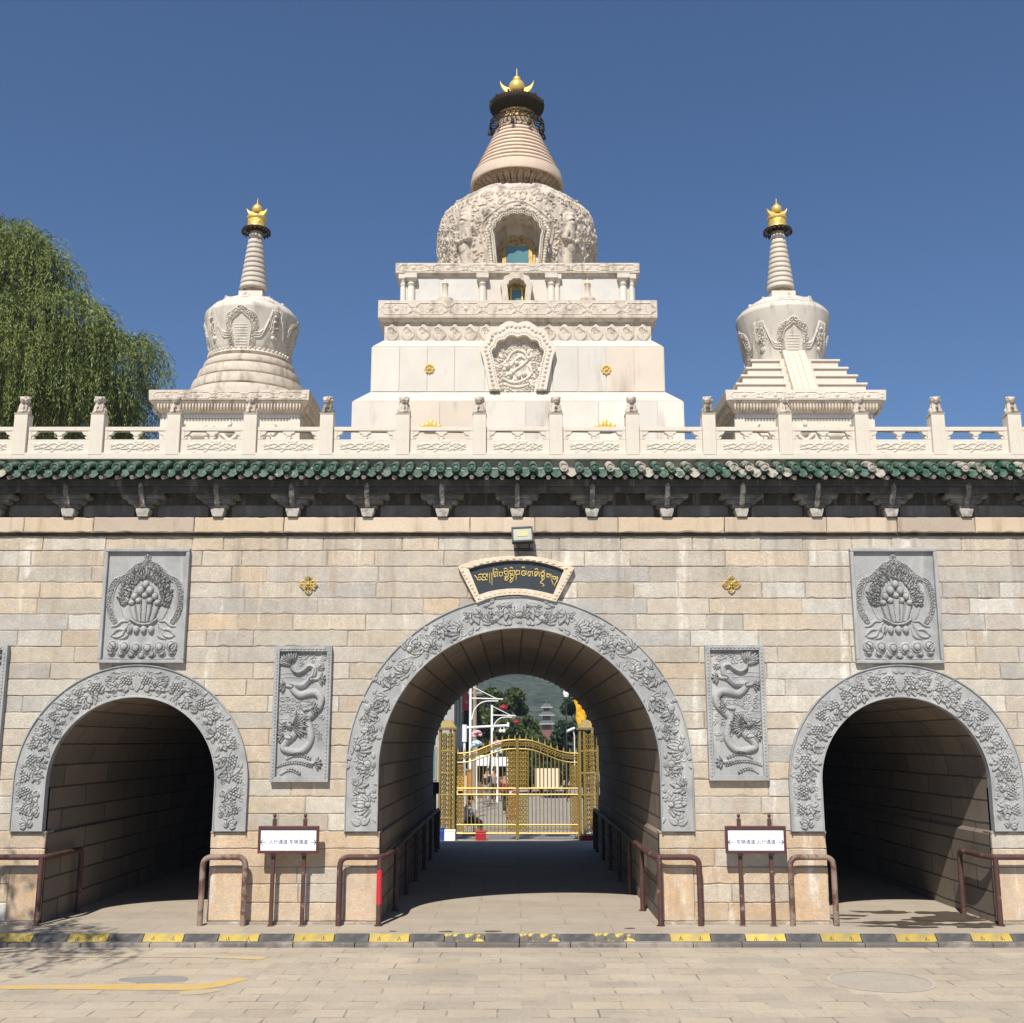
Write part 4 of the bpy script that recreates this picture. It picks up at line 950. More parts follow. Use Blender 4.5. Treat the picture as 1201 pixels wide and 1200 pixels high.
def slab_carve(w, h, dens, style=0):
    R = Rel(w, h, .011); n = int(w / .62)
    R.z[:, :2] = 0
    for i in range(n):
        c = (i + .5) * w / n; q = w / n * .46
        P = [(c - q, h / 2), (c - q * .72, h * .84), (c + q * .72, h * .84), (c + q, h / 2), (c + q * .72, h * .16), (c - q * .72, h * .16), (c - q, h / 2)]
        R.tube(P, .011, 1.1)
        for k in range(dens): R.spiral(c + random.uniform(-q, q) * .75, h / 2 + random.uniform(-.26, .26) * h, random.uniform(.022, .04), random.uniform(0, 6), 1.2, random.choice((-1, 1)), .009, 1.3)
        R.dome(c, h / 2, .045, .022)
        x = c + w / n / 2
        for a in range(4): R.petal(x, h / 2, a * PI / 2 + PI / 4, h * .42, .03, .018)
    return R
def front_relief(name, R, cx, y, z0, m, par):
    P = np.zeros((R.nx, R.ny, 3)); P[..., 0] = cx - R.w / 2 + R.xs[:, None]; P[..., 1] = y - R.z; P[..., 2] = z0 + R.ys[None]
    return smooth_angle(off(grid(name, P, m, par)), 48)

MS = empty('great_stupa', (-.02, YS, 7.0), 'large white marble stupa with dark ringed spire in the middle of the terrace', 'stupa')
mx = -.02
def slabs(a, z0, z1, m_pool, name, nseg, joints=True):           # facing slabs of differing marble on all four sides
    pass
off(MB().frus(mx, YS, 3.08, 7.0, 3.08, 8.84).frus(mx, YS, 3.08, 8.841, 2.80, 9.10).build('plinth', MARB, MS, bevel=.012))
off(MB().frus(mx, YS, 2.78, 9.10, 2.78, 10.02).frus(mx, YS, 2.78, 10.021, 2.60, 10.20).build('lower_tier', MARB, MS, bevel=.012))
def facing(a, z0, z1, cuts, name):                               # thin marble veneers, each its own tint, on front and sides
    tints = [(.62, .575, .50), (.555, .52, .455), (.585, .505, .41), (.57, .54, .475), (.64, .60, .525)]
    mb = MB()
    for x0, x1 in zip(cuts[:-1], cuts[1:]):
        kk = random.uniform(.93, 1.04); c = tuple(v * kk for v in random.choice(tints)); mb.box(mx + x0 + .008, mx + x1 - .008, YS - a - .018, YS - a + .02, z0 + .006, z1 - .004, c)
        c = tuple(v * random.uniform(.92, 1.04) for v in random.choice(tints))
        for sg in (-1, 1):
            xa, xb = sorted((sg * (a - .02), sg * (a + .014))); mb.box(mx + xa, mx + xb, YS + x0 + .008, YS + x1 - .004, z0 + .006, z1 - .004, c)
    return off(mb.build(name, mat('veneer_' + name, (.7, .66, .58), .45, .10, 2.2, 40, .05, .08, attr=True, stain=(.33, .27, .21), sscale=(2.2, 2.2, .45), sth=(.585, .72), samt=.6, patch=(.50, .47, .43), pscale=1.6, pth=(.5, .66), pamt=.4), MS))
facing(3.08, 7.04, 8.83, [-3.08, -2.2, -1.45, -.6, .15, .72, 1.5, 2.05, 2.6, 3.08], 'plinth_facing')
facing(2.78, 9.11, 10.01, [-2.78, -2.25, -1.72, -1.2, -.62, .66, 1.15, 1.68, 2.22, 2.78], 'tier_facing')
stone_box('neck', mx, 2.58, 10.18, 10.60, MARBD, MS)
for sgn, rot in ((0, 0),):
    R = Rel(5.16, .40, .012)
    for i in range(17):                                          # lotus petals round the neck
        c = (i + .5) * 5.16 / 17; R.petal(c, -.02, PI / 2, .38, .13, .03, vein=.1); R.spiral(c - .04, .20, .05, 0, 1.2, 1, .01, 1.3); R.spiral(c + .04, .14, .05, PI, 1.2, -1, .01, 1.3)
    R.tube([(0, .39), (5.16, .39)], .012, 1.2)
    front_relief('petal_frieze', R, mx, YS - 2.585, 10.2, MARBD, MS)
off(MB().frus(mx, YS, 2.60, 10.575, 2.66, 10.625).frus(mx, YS, 2.70, 10.626, 2.70, 10.99).build('lower_cornice', MARBD, MS, bevel=.012))
front_relief('cornice_carving', slab_carve(5.36, .33, 12), mx, YS - 2.702, 10.65, MARBD, MS)
stone_box('upper_tier', mx, 2.32, 10.98, 11.68, MARB, MS)
for x0, x1 in ((-2.28, -1.55), (-1.45, -.62), (.60, 1.28), (1.5, 2.26)): off(MB().box(mx + x0, mx + x1, YS - 2.328, YS - 2.3, 11.0, 11.64).build('tier_panel', MARBG, MS, bevel=.004))
off(MB().frus(mx, YS, 2.34, 11.635, 2.38, 11.67).frus(mx, YS, 2.41, 11.671, 2.41, 11.89).build('upper_cornice', MARBD, MS, bevel=.012))
front_relief('cornice_carving', slab_carve(4.8, .20, 7), mx, YS - 2.412, 11.68, MARBD, MS)
# colonnettes and little relief stupas between the cornices
for X in (-2.26, -2.10, -.69, .66, .78, 2.08, 2.25):
    big = X in (-2.10, -.69, .66, 2.08); r_ = .085 if big else .06; y_ = YS - 2.36 if big else YS - 2.345
    c = MB().lathe([(r_, 10.985), (r_ * 1.15, 11.005), (r_ * .92, 11.045), (r_ * .86, 11.375), (r_ * .7, 11.405)], mx + X, y_, 14)
    c.lathe([(r_ * .7, 11.405), (r_ * .95, 11.455), (r_ * .8, 11.485), (r_ * 1.3, 11.555)], mx + X, y_, 14).box(mx + X - r_ * 1.4, mx + X + r_ * 1.4, y_ - r_ * 1.4, y_ + .06, 11.555, 11.645)
    off(smooth_angle(c.build('colonnette', MARB, MS), 35))
for X in (-1.43, 1.38):
    c = MB().box(mx + X - .17, mx + X + .17, YS - 2.40, YS - 2.3, 10.985, 11.015)
    c.lathe([(.15, 11.015), (.17, 11.055), (.155, 11.155), (.07, 11.190), (.06, 11.205), (.05, 11.455), (.065, 11.475), (.03, 11.515), (.0, 11.615)], mx + X, YS - 2.33, 18)
    off(smooth_angle(c.build('carved_chorten', MARBD, MS), 40))
# niches: scalloped frames, recesses, gold boards and windows
def niche(cx, z0, wt, wb, h, hs, bw, yf, yb, n, m, win=None, name='niche_frame', back=MARBD, side=None, bw_top=None):
    N = 81; inn = resample(foil(wt, wb, h, hs, n, .55), N); out_ = resample(foil(wt + bw, wb + bw, h + (bw_top or bw), hs, n, .5), N)
    o = off(MB().band(at_x(out_, cx, z0), at_x(inn, cx, z0), yf, yb).build(name, m, MS, bevel=.006))
    return inn
inn = niche(mx, 9.105, .47, .34, 1.04, .66, .20, YS - 2.95, YS - 2.62, 3, MARBR, bw_top=.28)
R = Rel(1.08, 1.10, .008); c = .54                                 # carved shield field: clouds, flames, entwined syllable
for _ in range(260): R.spiral(random.uniform(.04, 1.04), random.uniform(.03, 1.05), random.uniform(.022, .045), random.uniform(0, 6), 1.3, random.choice((-1, 1)), .011, 1.8)
for i in range(160): a = random.uniform(0, 2 * PI); rr = random.uniform(.25, .5); R.petal(c + rr * math.cos(a), .5 + rr * 1.05 * math.sin(a), a + random.uniform(-.5, .5), random.uniform(.06, .11), .02, .04)
for P, w in (([(.28, .44), (.40, .52), (.50, .64), (.60, .70), (.70, .64)], .036), ([(.38, .28), (.48, .42), (.62, .52), (.80, .70)], .032), ([(.34, .62), (.42, .76), (.54, .82), (.66, .78), (.74, .66)], .030), ([(.26, .26), (.44, .18), (.64, .22), (.80, .36), (.76, .5)], .032), ([(.30, .14), (.52, .09), (.74, .14)], .03)):
    R.tube(cr(P, 8), w * .85, .7, .02)
for x, y in ((.40, .34), (.66, .34), (.52, .56), (.56, .3), (.34, .5)): R.dome(x, y, .045, .06, base=.02)
P = np.zeros((R.nx, R.ny, 3)); P[..., 0] = mx - .54 + R.xs[:, None]; P[..., 1] = YS - 2.80 - R.z * .8; P[..., 2] = 9.108 + R.ys[None]
smooth_angle(off(grid('shield_relief', P, MARBR, MS)), 48)
def band_beads(wt, wb, h, hs, n, x, z, y, cnt, r):                 # carved beading on a niche surround
    m_ = MB()
    for (a, b_) in resample(foil(wt, wb, h, hs, n, .5), cnt): m_.ball((x + a, y, z + b_), (r, r * .6, r), 6, 5)
    off(smooth_angle(m_.build('niche_beading', MARBD, MS), 60))
band_beads(.505, .375, 1.09, .66, 3, mx, 9.12, YS - 2.952, 60, .016); band_beads(.58, .45, 1.21, .66, 3, mx, 9.12, YS - 2.945, 40, .042)
inn = niche(mx - .02, 10.995, .175, .15, .47, .28, .12, YS - 2.62, YS - 2.325, 3, MARBD)
off(MB().box(mx - .21, mx + .17, YS - 2.345, YS - 2.325, 10.995, 11.5).build('niche_board', GOLDD, MS)); off(MB().box(mx - .115, mx + .075, YS - 2.36, YS - 2.346, 11.0, 11.34).build('window', GLASS, MS))
for a, b_ in ((-.145, -.116), (.076, .105)): off(MB().box(mx + a, mx + b_, YS - 2.38, YS - 2.346, 11.0, 11.38).build('window_frame', GOLD, MS))
ZN = 11.895
inn = niche(mx, ZN, .47, .39, 1.30, .86, .07, YS - 1.86, YS - 1.25, 4, MARBD)
band_beads(.60, .50, 1.45, .86, 4, mx, ZN, YS - 1.80, 60, .04); band_beads(.505, .425, 1.35, .86, 4, mx, ZN, YS - 1.875, 84, .016)
off(MB().box(mx - .62, mx + .62, YS - 1.30, YS - 1.26, 11.9, 13.5).build('niche_back', MARBD, MS))
ib = resample(foil(.38, .35, 1.06, .74, 3, .5), 61)
off(MB().prism(at_x(ib, mx, ZN), YS - 1.335, YS - 1.30).build('niche_board', GOLDD, MS))
off(MB().box(mx - .235, mx + .235, YS - 1.355, YS - 1.336, 11.9, 12.72).build('window', GLASS, MS))
for a, b_ in ((-.31, -.236), (.236, .31)): off(MB().box(mx + a, mx + b_, YS - 1.37, YS - 1.336, 11.9, 12.8).build('window_frame', GOLDD, MS))
# the dome, carved all over
prof = [(1.58, 11.89), (1.64, 12.3), (1.71, 12.85), (1.745, 13.2), (1.735, 13.5), (1.665, 13.77), (1.53, 13.98), (1.33, 14.15), (1.12, 14.27), (.92, 14.35), (.72, 14.40)]
prof = cr(prof, 6); Ld = sum(math.dist(a, b) for a, b in zip(prof[:-1], prof[1:]))
R = Rel(2 * PI * 1.7, Ld, .0135); cu = R.w / 2
for i in range(900):
    x = random.uniform(0, R.w); y = random.uniform(0, Ld * .66); q = random.uniform(.04, .085); R.spiral(x, y, q, random.uniform(0, 6), 1.25, random.choice((-1, 1)), .017, 1.7)
for i in range(700):
    R.petal(random.uniform(0, R.w), random.uniform(0, Ld * .64), random.uniform(0, 6.3), random.uniform(.09, .18), .03, .032)
for i in range(8):                                                # swags from the shoulder
    a = (i + .5) / 8 * R.w; b = (i + 1.5) / 8 * R.w
    for dy in (0, .035): R.tube(cr([(a, Ld * .80), ((a * 3 + b) / 4, Ld * .70 - dy), ((a + b) / 2, Ld * .665 - dy), ((a + 3 * b) / 4, Ld * .70 - dy), (b, Ld * .80)], 8), .024, 1.3)
    R.dome(a, Ld * .80, .10, .035); R.dome(a, Ld * .80, .045, .055)
    for k in range(9): R.petal(a, Ld * .80, k * .7, .24, .05, .035)
    for k in range(12): t = k / 11; R.petal(a + (b - a) * t, Ld * .66 - .05 * math.sin(PI * t), -PI / 2, .14, .03, .04)
    for k in range(9): R.spiral((a + b) / 2 + random.uniform(-.35, .35), Ld * random.uniform(.72, .9), .05, random.uniform(0, 6), 1.2, 1, .012, 1.2)
R.moat = 0
for sg in (-1, 1):                                                # two standing attendants beside the niche
    fx = cu + sg * 1.17; P_ = lambda x, y: (fx + sg * x, y)
    i0 = int((fx - .2) / R.rx); i1 = int((fx + .2) / R.rx); R.z[i0:i1, int(.1 / R.ry):int(1.75 / R.ry)] *= .25
    R.dome(fx, 1.42, .19, .03, pw=.2); R.dome(fx - sg * .02, 1.40, .095, .12, .115); R.dome(fx, 1.53, .06, .11, .06)
    R.tube([P_(0, 1.30), P_(0, 1.02), P_(.03, .80)], [.11, .125, .11], .8, .01); R.tube([P_(.03, .84), P_(.0, .45), P_(.03, .06)], [.13, .12, .16], .65, .01)
    R.tube([P_(.13, 1.16), P_(.17, 1.0), P_(.03, .92)], [.045, .045, .035], 1.5, .06); R.tube([P_(-.13, 1.16), P_(-.16, .98), P_(-.02, .96)], [.045, .045, .035], 1.5, .06)
    R.dome(fx - sg * .01, .95, .05, .14)
R.moat = 1; nb = R.win(cu, 0, 4)                                              # moulded border round the niche
for w_, hh in ((.68, 1.58), (.76, 1.68)):
    R.tube(cr([(cu - w_ * .8, 0), (cu - w_ * .92, .7), (cu - w_, 1.15), (cu - w_ * .72, hh * .84), (cu, hh), (cu + w_ * .72, hh * .84), (cu + w_, 1.15), (cu + w_ * .92, .7), (cu + w_ * .8, 0)], 8), .022, 1.2)
fo = np.array(at_x(foil(.50, .43, 1.66, 1.02, 4, .55), mx, 11.975))
def cut(x, y, z):                                                  # open the dome where the niche is
    w_ = np.interp(z, [11.89, 12.72, 12.86, 13.0, 13.12, 13.23], [.42, .50, .50, .42, .27, .0], right=0); return (np.abs(x - mx) < w_) & (y < YS) & (z < 13.23)
DOMEM = mat('carved_dome_marble', (.56, .49, .405), .85, .16, 3, 45, .18, .4, stain=(.17, .14, .115), sscale=(5, 5, 2.6), sth=(.50, .64), samt=.6, patch=(.40, .32, .245), pscale=3, pth=(.48, .66), pamt=.5)
lathe_relief('dome', prof, R, mx, DOMEM, MS, cut)
# spire
nk = Rel(2 * PI * .8, .50, .011)
for i in range(36): c = (i + .5) / 36 * nk.w; nk.petal(c, .49, -PI / 2, .48, .06, .06, vein=.5); nk.tube([(c + nk.w / 72, 0), (c + nk.w / 72, .49)], .012, 2.4)
CARVB = mat('brown_carved_stone', (.36, .27, .19), .85, .25, 8, 50, .2, .3, patch=(.16, .12, .085), pscale=10, pth=(.5, .6), pamt=.7)
lathe_relief('spire_neck', [(.72, 14.36), (.74, 14.62), (.98, 14.74)], nk, mx, CARVB, MS)
SP = mat('spire_stone', (.60, .48, .37), .7, .1, 4, 50, .06, .1, stain=(.42, .31, .22), sscale=(5, 5, .8), sth=(.52, .75), samt=.5)
off(smooth_angle(MB().lathe([(.86, 14.76), (1.03, 14.72), (1.04, 14.76), (1.0, 14.97), (.96, 14.985)], mx, YS, 72).build('spire_base', SP, MS), 35))
for i in range(10):
    t0, t1 = i / 10, (i + 1) / 10; r0 = .965 - .515 * t0; r1 = .965 - .515 * t1; z0 = 14.985 + 1.14 * t0; z1 = 14.985 + 1.14 * t1; h = z1 - z0
    off(smooth_angle(MB().lathe([(r0 - .055, z0 - .002), (r0 - .055, z0 + h * .24), (r0 - .006, z0 + h * .30), (r0, z0 + h * .42), (r1 + .012, z1 - h * .06), (r1 - .02, z1)], mx, YS, 72).build('spire_ring', SP, MS), 40))
off(smooth_angle(MB().lathe([(.43, 16.12), (.41, 16.30), (.36, 16.31)], mx, YS, 48).build('spire_cap', CARVB, MS), 40))
cg = MB(); n = 30                                                  # openwork bronze crown with bells
for i in range(n):
    a0 = 2 * PI * i / n; a1 = 2 * PI * (i + 1) / n; p = lambda a, r, z: (mx + r * math.cos(a), YS + r * math.sin(a), z)
    cg.tube([p(a0, .42, 16.34), p(a0 + .05, .58, 16.30), p(a0, .62, 16.17)], .014, 5); cg.tube([p(a0, .62, 16.17), p((a0 + a1) / 2, .61, 16.27), p(a1, .62, 16.17)], .013, 5)
    cg.tube([p(a0, .605, 16.30), p(a1, .605, 16.30)], .014, 5); cg.tube([p(a0, .62, 16.16), p(a1, .62, 16.16)], .012, 5); cg.tube([p(a0, .50, 16.32), p(a1, .58, 16.28)], .012, 5)
off(cg.build('bell_crown', BRONZE, MS))
for i in range(10):
    a = 2 * PI * (i + .25) / 10; off(MB().lathe([(.05, 15.99), (.045, 16.03), (.03, 16.09), (.008, 16.11), (.006, 16.17)], mx + .62 * math.cos(a), YS + .62 * math.sin(a), 8).build('bell', BRONZE, MS))
gd = Rel(2 * PI * .4, .22, .010)
for _ in range(90): gd.spiral(random.uniform(0, gd.w), random.uniform(.03, .19), .035, random.uniform(0, 6), 1.2, 1, .008, 1.6)
lathe_relief('gilt_drum', [(.37, 16.26), (.40, 16.30), (.39, 16.44), (.42, 16.47), (.42, 16.50), (.36, 16.51)], gd, mx, GOLDD, MS)
ps = MB().lathe([(.40, 16.50), (.58, 16.66), (.605, 16.72), (.605, 16.77), (.57, 16.78), (.3, 16.80)], mx, YS, 60)
off(smooth_angle(ps.build('parasol', BRONZE, MS), 40))
pf = MB()
for i in range(60): a = 2 * PI * i / 60; pf.tube([(mx + .42 * math.cos(a), YS + .42 * math.sin(a), 16.515), (mx + .60 * math.cos(a), YS + .60 * math.sin(a), 16.67), (mx + .618 * math.cos(a), YS + .618 * math.sin(a), 16.77)], .013, 5)
for i in range(12): a = 2 * PI * (i + .4) / 12; pf.ball((mx + .61 * math.cos(a), YS + .61 * math.sin(a), 16.79), (.03, .03, .045), 6, 5)
off(pf.build('parasol_fringe', BRONZE, MS))
def crescent(cx, z, R_, th, name, par, yt=.05):
    o_ = []; i_ = []
    for k in range(25):
        a = PI * (1.0 + k / 24); o_.append((cx + R_ * 1.0 * math.cos(a * 1.0 + 0), z + R_ * math.sin(a)))
    for k in range(25):
        a = PI * (1.0 + k / 24); i_.append((cx + R_ * .98 * math.cos(a), z + .30 * R_ * 0 + (R_ - th) * math.sin(a)))
    pts = o_ + i_[::-1][1:-1]
    return off(MB().prism(pts, YS - yt, YS + yt).build(name, GOLD, par, bevel=.012))
crescent(mx, 17.37, .385, .17, 'crescent', MS, .06)
off(smooth_angle(MB().ball((mx, YS, 17.215), .19, 24, 16).build('gilt_orb', GOLD, MS), 60))
off(smooth_angle(MB().lathe([(.05, 17.385), (.088, 17.41), (.085, 17.45), (.05, 17.49), (.012, 17.515), (.005, 17.70)], mx, YS, 16).build('finial', GOLD, MS), 50))
def wheel(x, y, z, r, par):
    w = MB(); w.tube([(x + r * math.cos(a), y - .03, z + r * math.sin(a)) for a in np.linspace(0, 2 * PI, 25)], r * .16, 6)
    for k in range(8): a = k * PI / 4; w.tube([(x, y - .03, z), (x + r * 1.18 * math.cos(a), y - .03, z + r * 1.18 * math.sin(a))], r * .11, 6); w.ball((x + r * 1.2 * math.cos(a), y - .03, z + r * 1.2 * math.sin(a)), r * .15, 6, 5)
    w.ball((x, y - .035, z), r * .32, 8, 6); off(w.build('gilt_wheel', GOLD, par))
P1 = 2.788; wheel(-1.70, YS - P1, 9.56, .075, MS); wheel(1.66, YS - P1, 9.54, .075, MS)
for x in (-1.64, 1.60):                                            # gilt jewels on the plinth, half hidden by the rail
    g = MB().tube([(x - .2, YS - 3.12, 8.30), (x + .2, YS - 3.12, 8.30)], .03, 6)
    for dx, hh in ((-.15, .07), (-.07, .13), (0, .20), (.07, .13), (.15, .07)): g.ball((x + dx, YS - 3.115, 8.32 + hh * .36), (.05, .025, hh * .46), 8, 6)
    g.prism([(x - .10, 8.22), (x + .10, 8.22), (x + .2, 8.3), (x - .2, 8.3)], YS - 3.12, YS - 3.09)
    off(smooth_angle(g.build('gilt_jewels', GOLD, MS), 60))

# the two corner stupas
def side_stupa(cx, stepped, label):
    T = empty('corner_stupa', (cx, YS, 7.0), label, 'stupa')
    def L(name, prof, m, n=56, ang=35): return off(smooth_angle(MB().lathe(prof, cx, YS, n).build(name, m, T), ang))
    stone_box('pedestal', cx, 1.38, 7.0, 9.0, MARBR, T)
    dr = Rel(2.5, .60, .011)                                        # drapery, jewels and beasts on the pedestal face
    for sg in (-1, 1):
        bx = 1.25 + sg * .62
        dr.tube(cr([(bx - .25, .18), (bx - .1, .30), (bx + .1, .30), (bx + .25, .18)], 8), [.07, .10, .07], .7); dr.dome(bx - sg * .26, .36, .11, .10); dr.dome(bx - sg * .33, .33, .06, .12)
        for k in range(8): dr.spiral(bx - sg * .24 + random.uniform(-.1, .1), .40 + random.uniform(-.08, .08), .035, random.uniform(0, 6), 1.2, 1, .011, 1.8)
        for k in (-.18, .16): dr.tube([(bx + k, .2), (bx + k * 1.1, .05)], [.05, .035], 1.)
        dr.tube(cr([(bx + sg * .25, .28), (bx + sg * .36, .42), (bx + sg * .30, .52)], 6), .03, 1.4)
    dr.dome(1.25, .36, .13, .06, .16); dr.dome(1.25, .36, .07, .09, .1); dr.tube(cr([(1.08, .30), (1.25, .18), (1.42, .30)], 8), .04, 1.2); dr.petal(1.25, .45, PI / 2, .15, .04, .06)
    for _ in range(40): dr.spiral(random.uniform(.1, 2.4), random.uniform(.05, .14), .03, random.uniform(0, 6), 1.2, 1, .009, 1.5)
    front_relief('pedestal_relief', dr, cx, YS - 1.385, 8.36, MARBR, T)
    for sg in (-1.305, 1.305): off(MB().box(cx + sg - .105, cx + sg + .105, YS - 1.41, YS - 1.35, 7.0, 8.99).build('corner_pier', MARBR, T, bevel=.01))
    off(MB().frus(cx, YS, 1.40, 9.0, 1.40, 9.10).build('grey_band', mat('grey_marble_band', (.50, .50, .49), .6, .1, 4, 50, .05, .08) if 'grey_marble_band' not in bpy.data.materials else bpy.data.materials['grey_marble_band'], T, bevel=.006))
    lp = MB().frus(cx, YS, 1.42, 9.10, 1.60, 9.30)
    off(lp.build('lotus_moulding', MARBD, T))
    pt = MB(); nP = 46
    for k in range(nP):                                             # petals of the moulding, on all four sides
        t = -1.45 + 2.9 * (k + .5) / nP
        for (ux, uy) in ((1, 0), (0, 1), (-1, 0), (0, -1)):
            px = cx + (t if uy else ux * 1.53); py = YS + (uy * 1.53 if uy else t)
            pt.ball((px, py, 9.20), (.030 if uy else .05, .030 if ux else .05, .085), 6, 5)
    off(pt.build('petal_row', MARBD, T))
    off(MB().frus(cx, YS, 1.60, 9.305, 1.615, 9.525).build('cornice', MARBD if not stepped else MARBR, T, bevel=.012))
    front_relief('cornice_carving', slab_carve(3.1, .19, 7), cx, YS - 1.612, 9.32, MARBD if not stepped else MARBR, T)
    if not stepped:
        z = 9.525
        for r, h in ((1.30, .28), (1.19, .27), (1.07, .26), (.96, .21), (.88, .15)):
            L('base_ring', [(r - .06, z), (r - .06, z + .03), (r + .01, z + .06), (r + .02, z + h * .5), (r - .015, z + h - .02), (r - .05, z + h)], MARBD); z += h
        bd = MB()
        for k in range(56): a = 2 * PI * k / 56; bd.ball((cx + .875 * math.cos(a), YS + .875 * math.sin(a), z - .005), .028, 6, 5)
        off(bd.build('bead_ring', MARBR, T))
    else:
        z = 9.525
        for a, h in ((1.34, .24), (1.20, .22), (1.06, .21), (.93, .21)):
            stone_box('step', cx, a - .035, z, z + h - .045, MARBR, T, .006); stone_box('step_edge', cx, a, z + h - .044, z + h, MARBR, T, .008)
            for s_ in (-.28, .28): off(MB().box(cx + s_ - .05, cx + s_ + .05, YS - a - .01, YS - a + .1, z, z + h - .046).build('stair_flank', MARBR, T, bevel=.006))
            z += h
        rp = MB()
        for x0, x1, dz in ((-.235, -.15, .012), (-.145, -.03, 0), (-.025, .09, 0), (.095, .235, .012)):
            rp.prismx([(YS - 1.60, 9.53), (YS - .84, 10.62 + dz), (YS - .80, 10.42), (YS - 1.40, 9.5)], cx + x0, cx + x1)
        off(rp.build('ramp', mat('ramp_cream_marble', (.62, .55, .42), .55, .06, 3, 50, .04, .05), T, bevel=.006))
    pr = [(.78, 10.38 if stepped else 10.62), (.84, 10.80), (.905, 11.1), (.975, 11.42), (1.005, 11.585), (.985, 11.65), (.86, 11.78), (.66, 11.93), (.46, 12.03), (.28, 12.07)]
    pr = resample(pr, 60); Lp = sum(math.dist(a, b) for a, b in zip(pr[:-1], pr[1:])); R = Rel(2 * PI * .95, Lp, .011); N4 = 4
    for k in range(4):
        c = (k + .5 + (0)) / 4 * R.w; c = (c + 0) % R.w
        c = ((k / 4) * R.w + R.w / 2) % R.w
        fr_ = cr([(c - .23, .02), (c - .27, .35), (c - .30, .58), (c - .24, .76), (c - .10, .86), (c, .93), (c + .10, .86), (c + .24, .76), (c + .30, .58), (c + .27, .35), (c + .23, .02)], 8)
        R.tube(fr_, .05, .9); R.tube([(x - (x - c) * .26, y * .92) for x, y in fr_], .013, 2.6); R.tube([(x + (x - c) * .2, y * 1.05) for x, y in fr_], .011, 2.)
        for (x, y) in resample(fr_, 34): R.spiral(x + random.uniform(-.02, .02), y, .042, random.uniform(0, 6), 1.2, 1, .013, 2.2)
        for q in range(9): R.tube([(c - .13, .10 + q * .06), (c + .13, .10 + q * .06)], .008, 1.3)
        c2 = c + R.w / 8                                            # tassels and swags between the shields
        for sg in (-1, 1):
            for q in range(3): R.tube(cr([(c2 - sg * .10, .93), (c2 - sg * (.17 + .02 * q), .66 - .04 * q), (c2 - sg * .30, .46 - .05 * q), (c2 - sg * .46, .42 - .05 * q)], 8), .017, 1.4)
        for q in range(7): x = c2 - .11 + q * .036; R.tube([(x, .95), (x + (q - 3) * .012, .42 + .05 * abs(q - 3))], .014, 1.4)
        for q in range(5): R.dome(c2, .80 - q * .11, .07, .05, .06)
        for q in range(14): R.spiral(c2 + random.uniform(-.06, .06), .62 + random.uniform(-.25, .25), .035, random.uniform(0, 6), 1.2, 1, .009, 2.)
        for x0 in (c, c2):
            R.dome(x0, Lp * .80, .16, .028, .08); R.dome(x0, Lp * .80, .07, .06, .045)
            for q in range(6): R.spiral(x0 + random.uniform(-.14, .14), Lp * .80 + random.uniform(-.06, .06), .035, random.uniform(0, 6), 1.2, 1, .009, 1.5)
    R.tube([(0, Lp * .655), (R.w, Lp * .655)], .012, 1.2); lathe_relief('dome', pr, R, cx, MARBG if False else mat('corner_dome_marble', (.57, .525, .455), .65, .1, 3, 50, .08, .15, stain=(.23, .195, .16), sscale=(6, 6, .8), sth=(.52, .68), samt=.65) if 'corner_dome_marble' not in bpy.data.materials else bpy.data.materials['corner_dome_marble'], T)
    stone_box('harmika', cx, .26, 12.05, 12.20, MARBR, T, .01)
    L('spire_neck', [(.20, 12.20), (.24, 12.29), (.24, 12.31)], CARVB)
    n = 11
    for i in range(n):
        t0, t1 = i / n, (i + 1) / n; r0 = .30 - .155 * t0; r1 = .30 - .155 * t1; z0 = 12.29 + 1.30 * t0; h = 1.30 / n
        L('spire_ring', [(r0 - .045, z0), (r0 - .045, z0 + h * .26), (r0 - .004, z0 + h * .32), (r0, z0 + h * .5), (r1 + .006, z0 + h * .94), (r1 - .03, z0 + h)], MARBR if stepped else MARB, 40, 40)
    L('spire_cap', [(.13, 13.59), (.14, 13.66), (.10, 13.70)], CARVB)
    cr_ = MB(); p = lambda a, r, z_: (cx + r * math.cos(a), YS + r * math.sin(a), z_)
    for k in range(22):
        a = 2 * PI * k / 22; b = 2 * PI * (k + 1) / 22
        cr_.tube([p(a, .15, 13.74), p(a, .27, 13.70), p(a, .315, 13.64)], .016, 5); cr_.tube([p(a, .31, 13.65), p((a + b) / 2, .30, 13.71), p(b, .31, 13.65)], .013, 5); cr_.tube([p(a, .30, 13.71), p(b, .30, 13.71)], .014, 5); cr_.tube([p(a, .22, 13.73), p(b, .22, 13.73)], .014, 5)
    cr_.lathe([(.16, 13.72), (.235, 13.745), (.20, 13.76)], cx, YS, 24); off(cr_.build('bell_crown', BRONZE, T))
    g2 = Rel(2 * PI * .2, .26, .008)
    for _ in range(50): g2.spiral(random.uniform(0, g2.w), random.uniform(.07, .18), .026, random.uniform(0, 6), 1.2, 1, .006, 1.5)
    lathe_relief('gilt_drum', [(.19, 13.74), (.205, 13.78), (.19, 13.80), (.19, 13.95), (.215, 13.98), (.215, 14.02), (.15, 14.04)], g2, cx, GOLD, T)
    crescent(cx, 14.24, .225, .12, 'crescent', T, .045)
    off(smooth_angle(MB().ball((cx, YS, 14.22), .115, 20, 12).build('gilt_orb', GOLD, T), 60))
    L('finial', [(.02, 14.32), (.045, 14.34), (.02, 14.37), (.005, 14.39), (.003, 14.50)], GOLD, 12)
side_stupa(-5.80, False, 'white corner stupa left of the great one, its dome on round rings')
side_stupa(5.76, True, 'white corner stupa right of the great one, its dome on square steps')
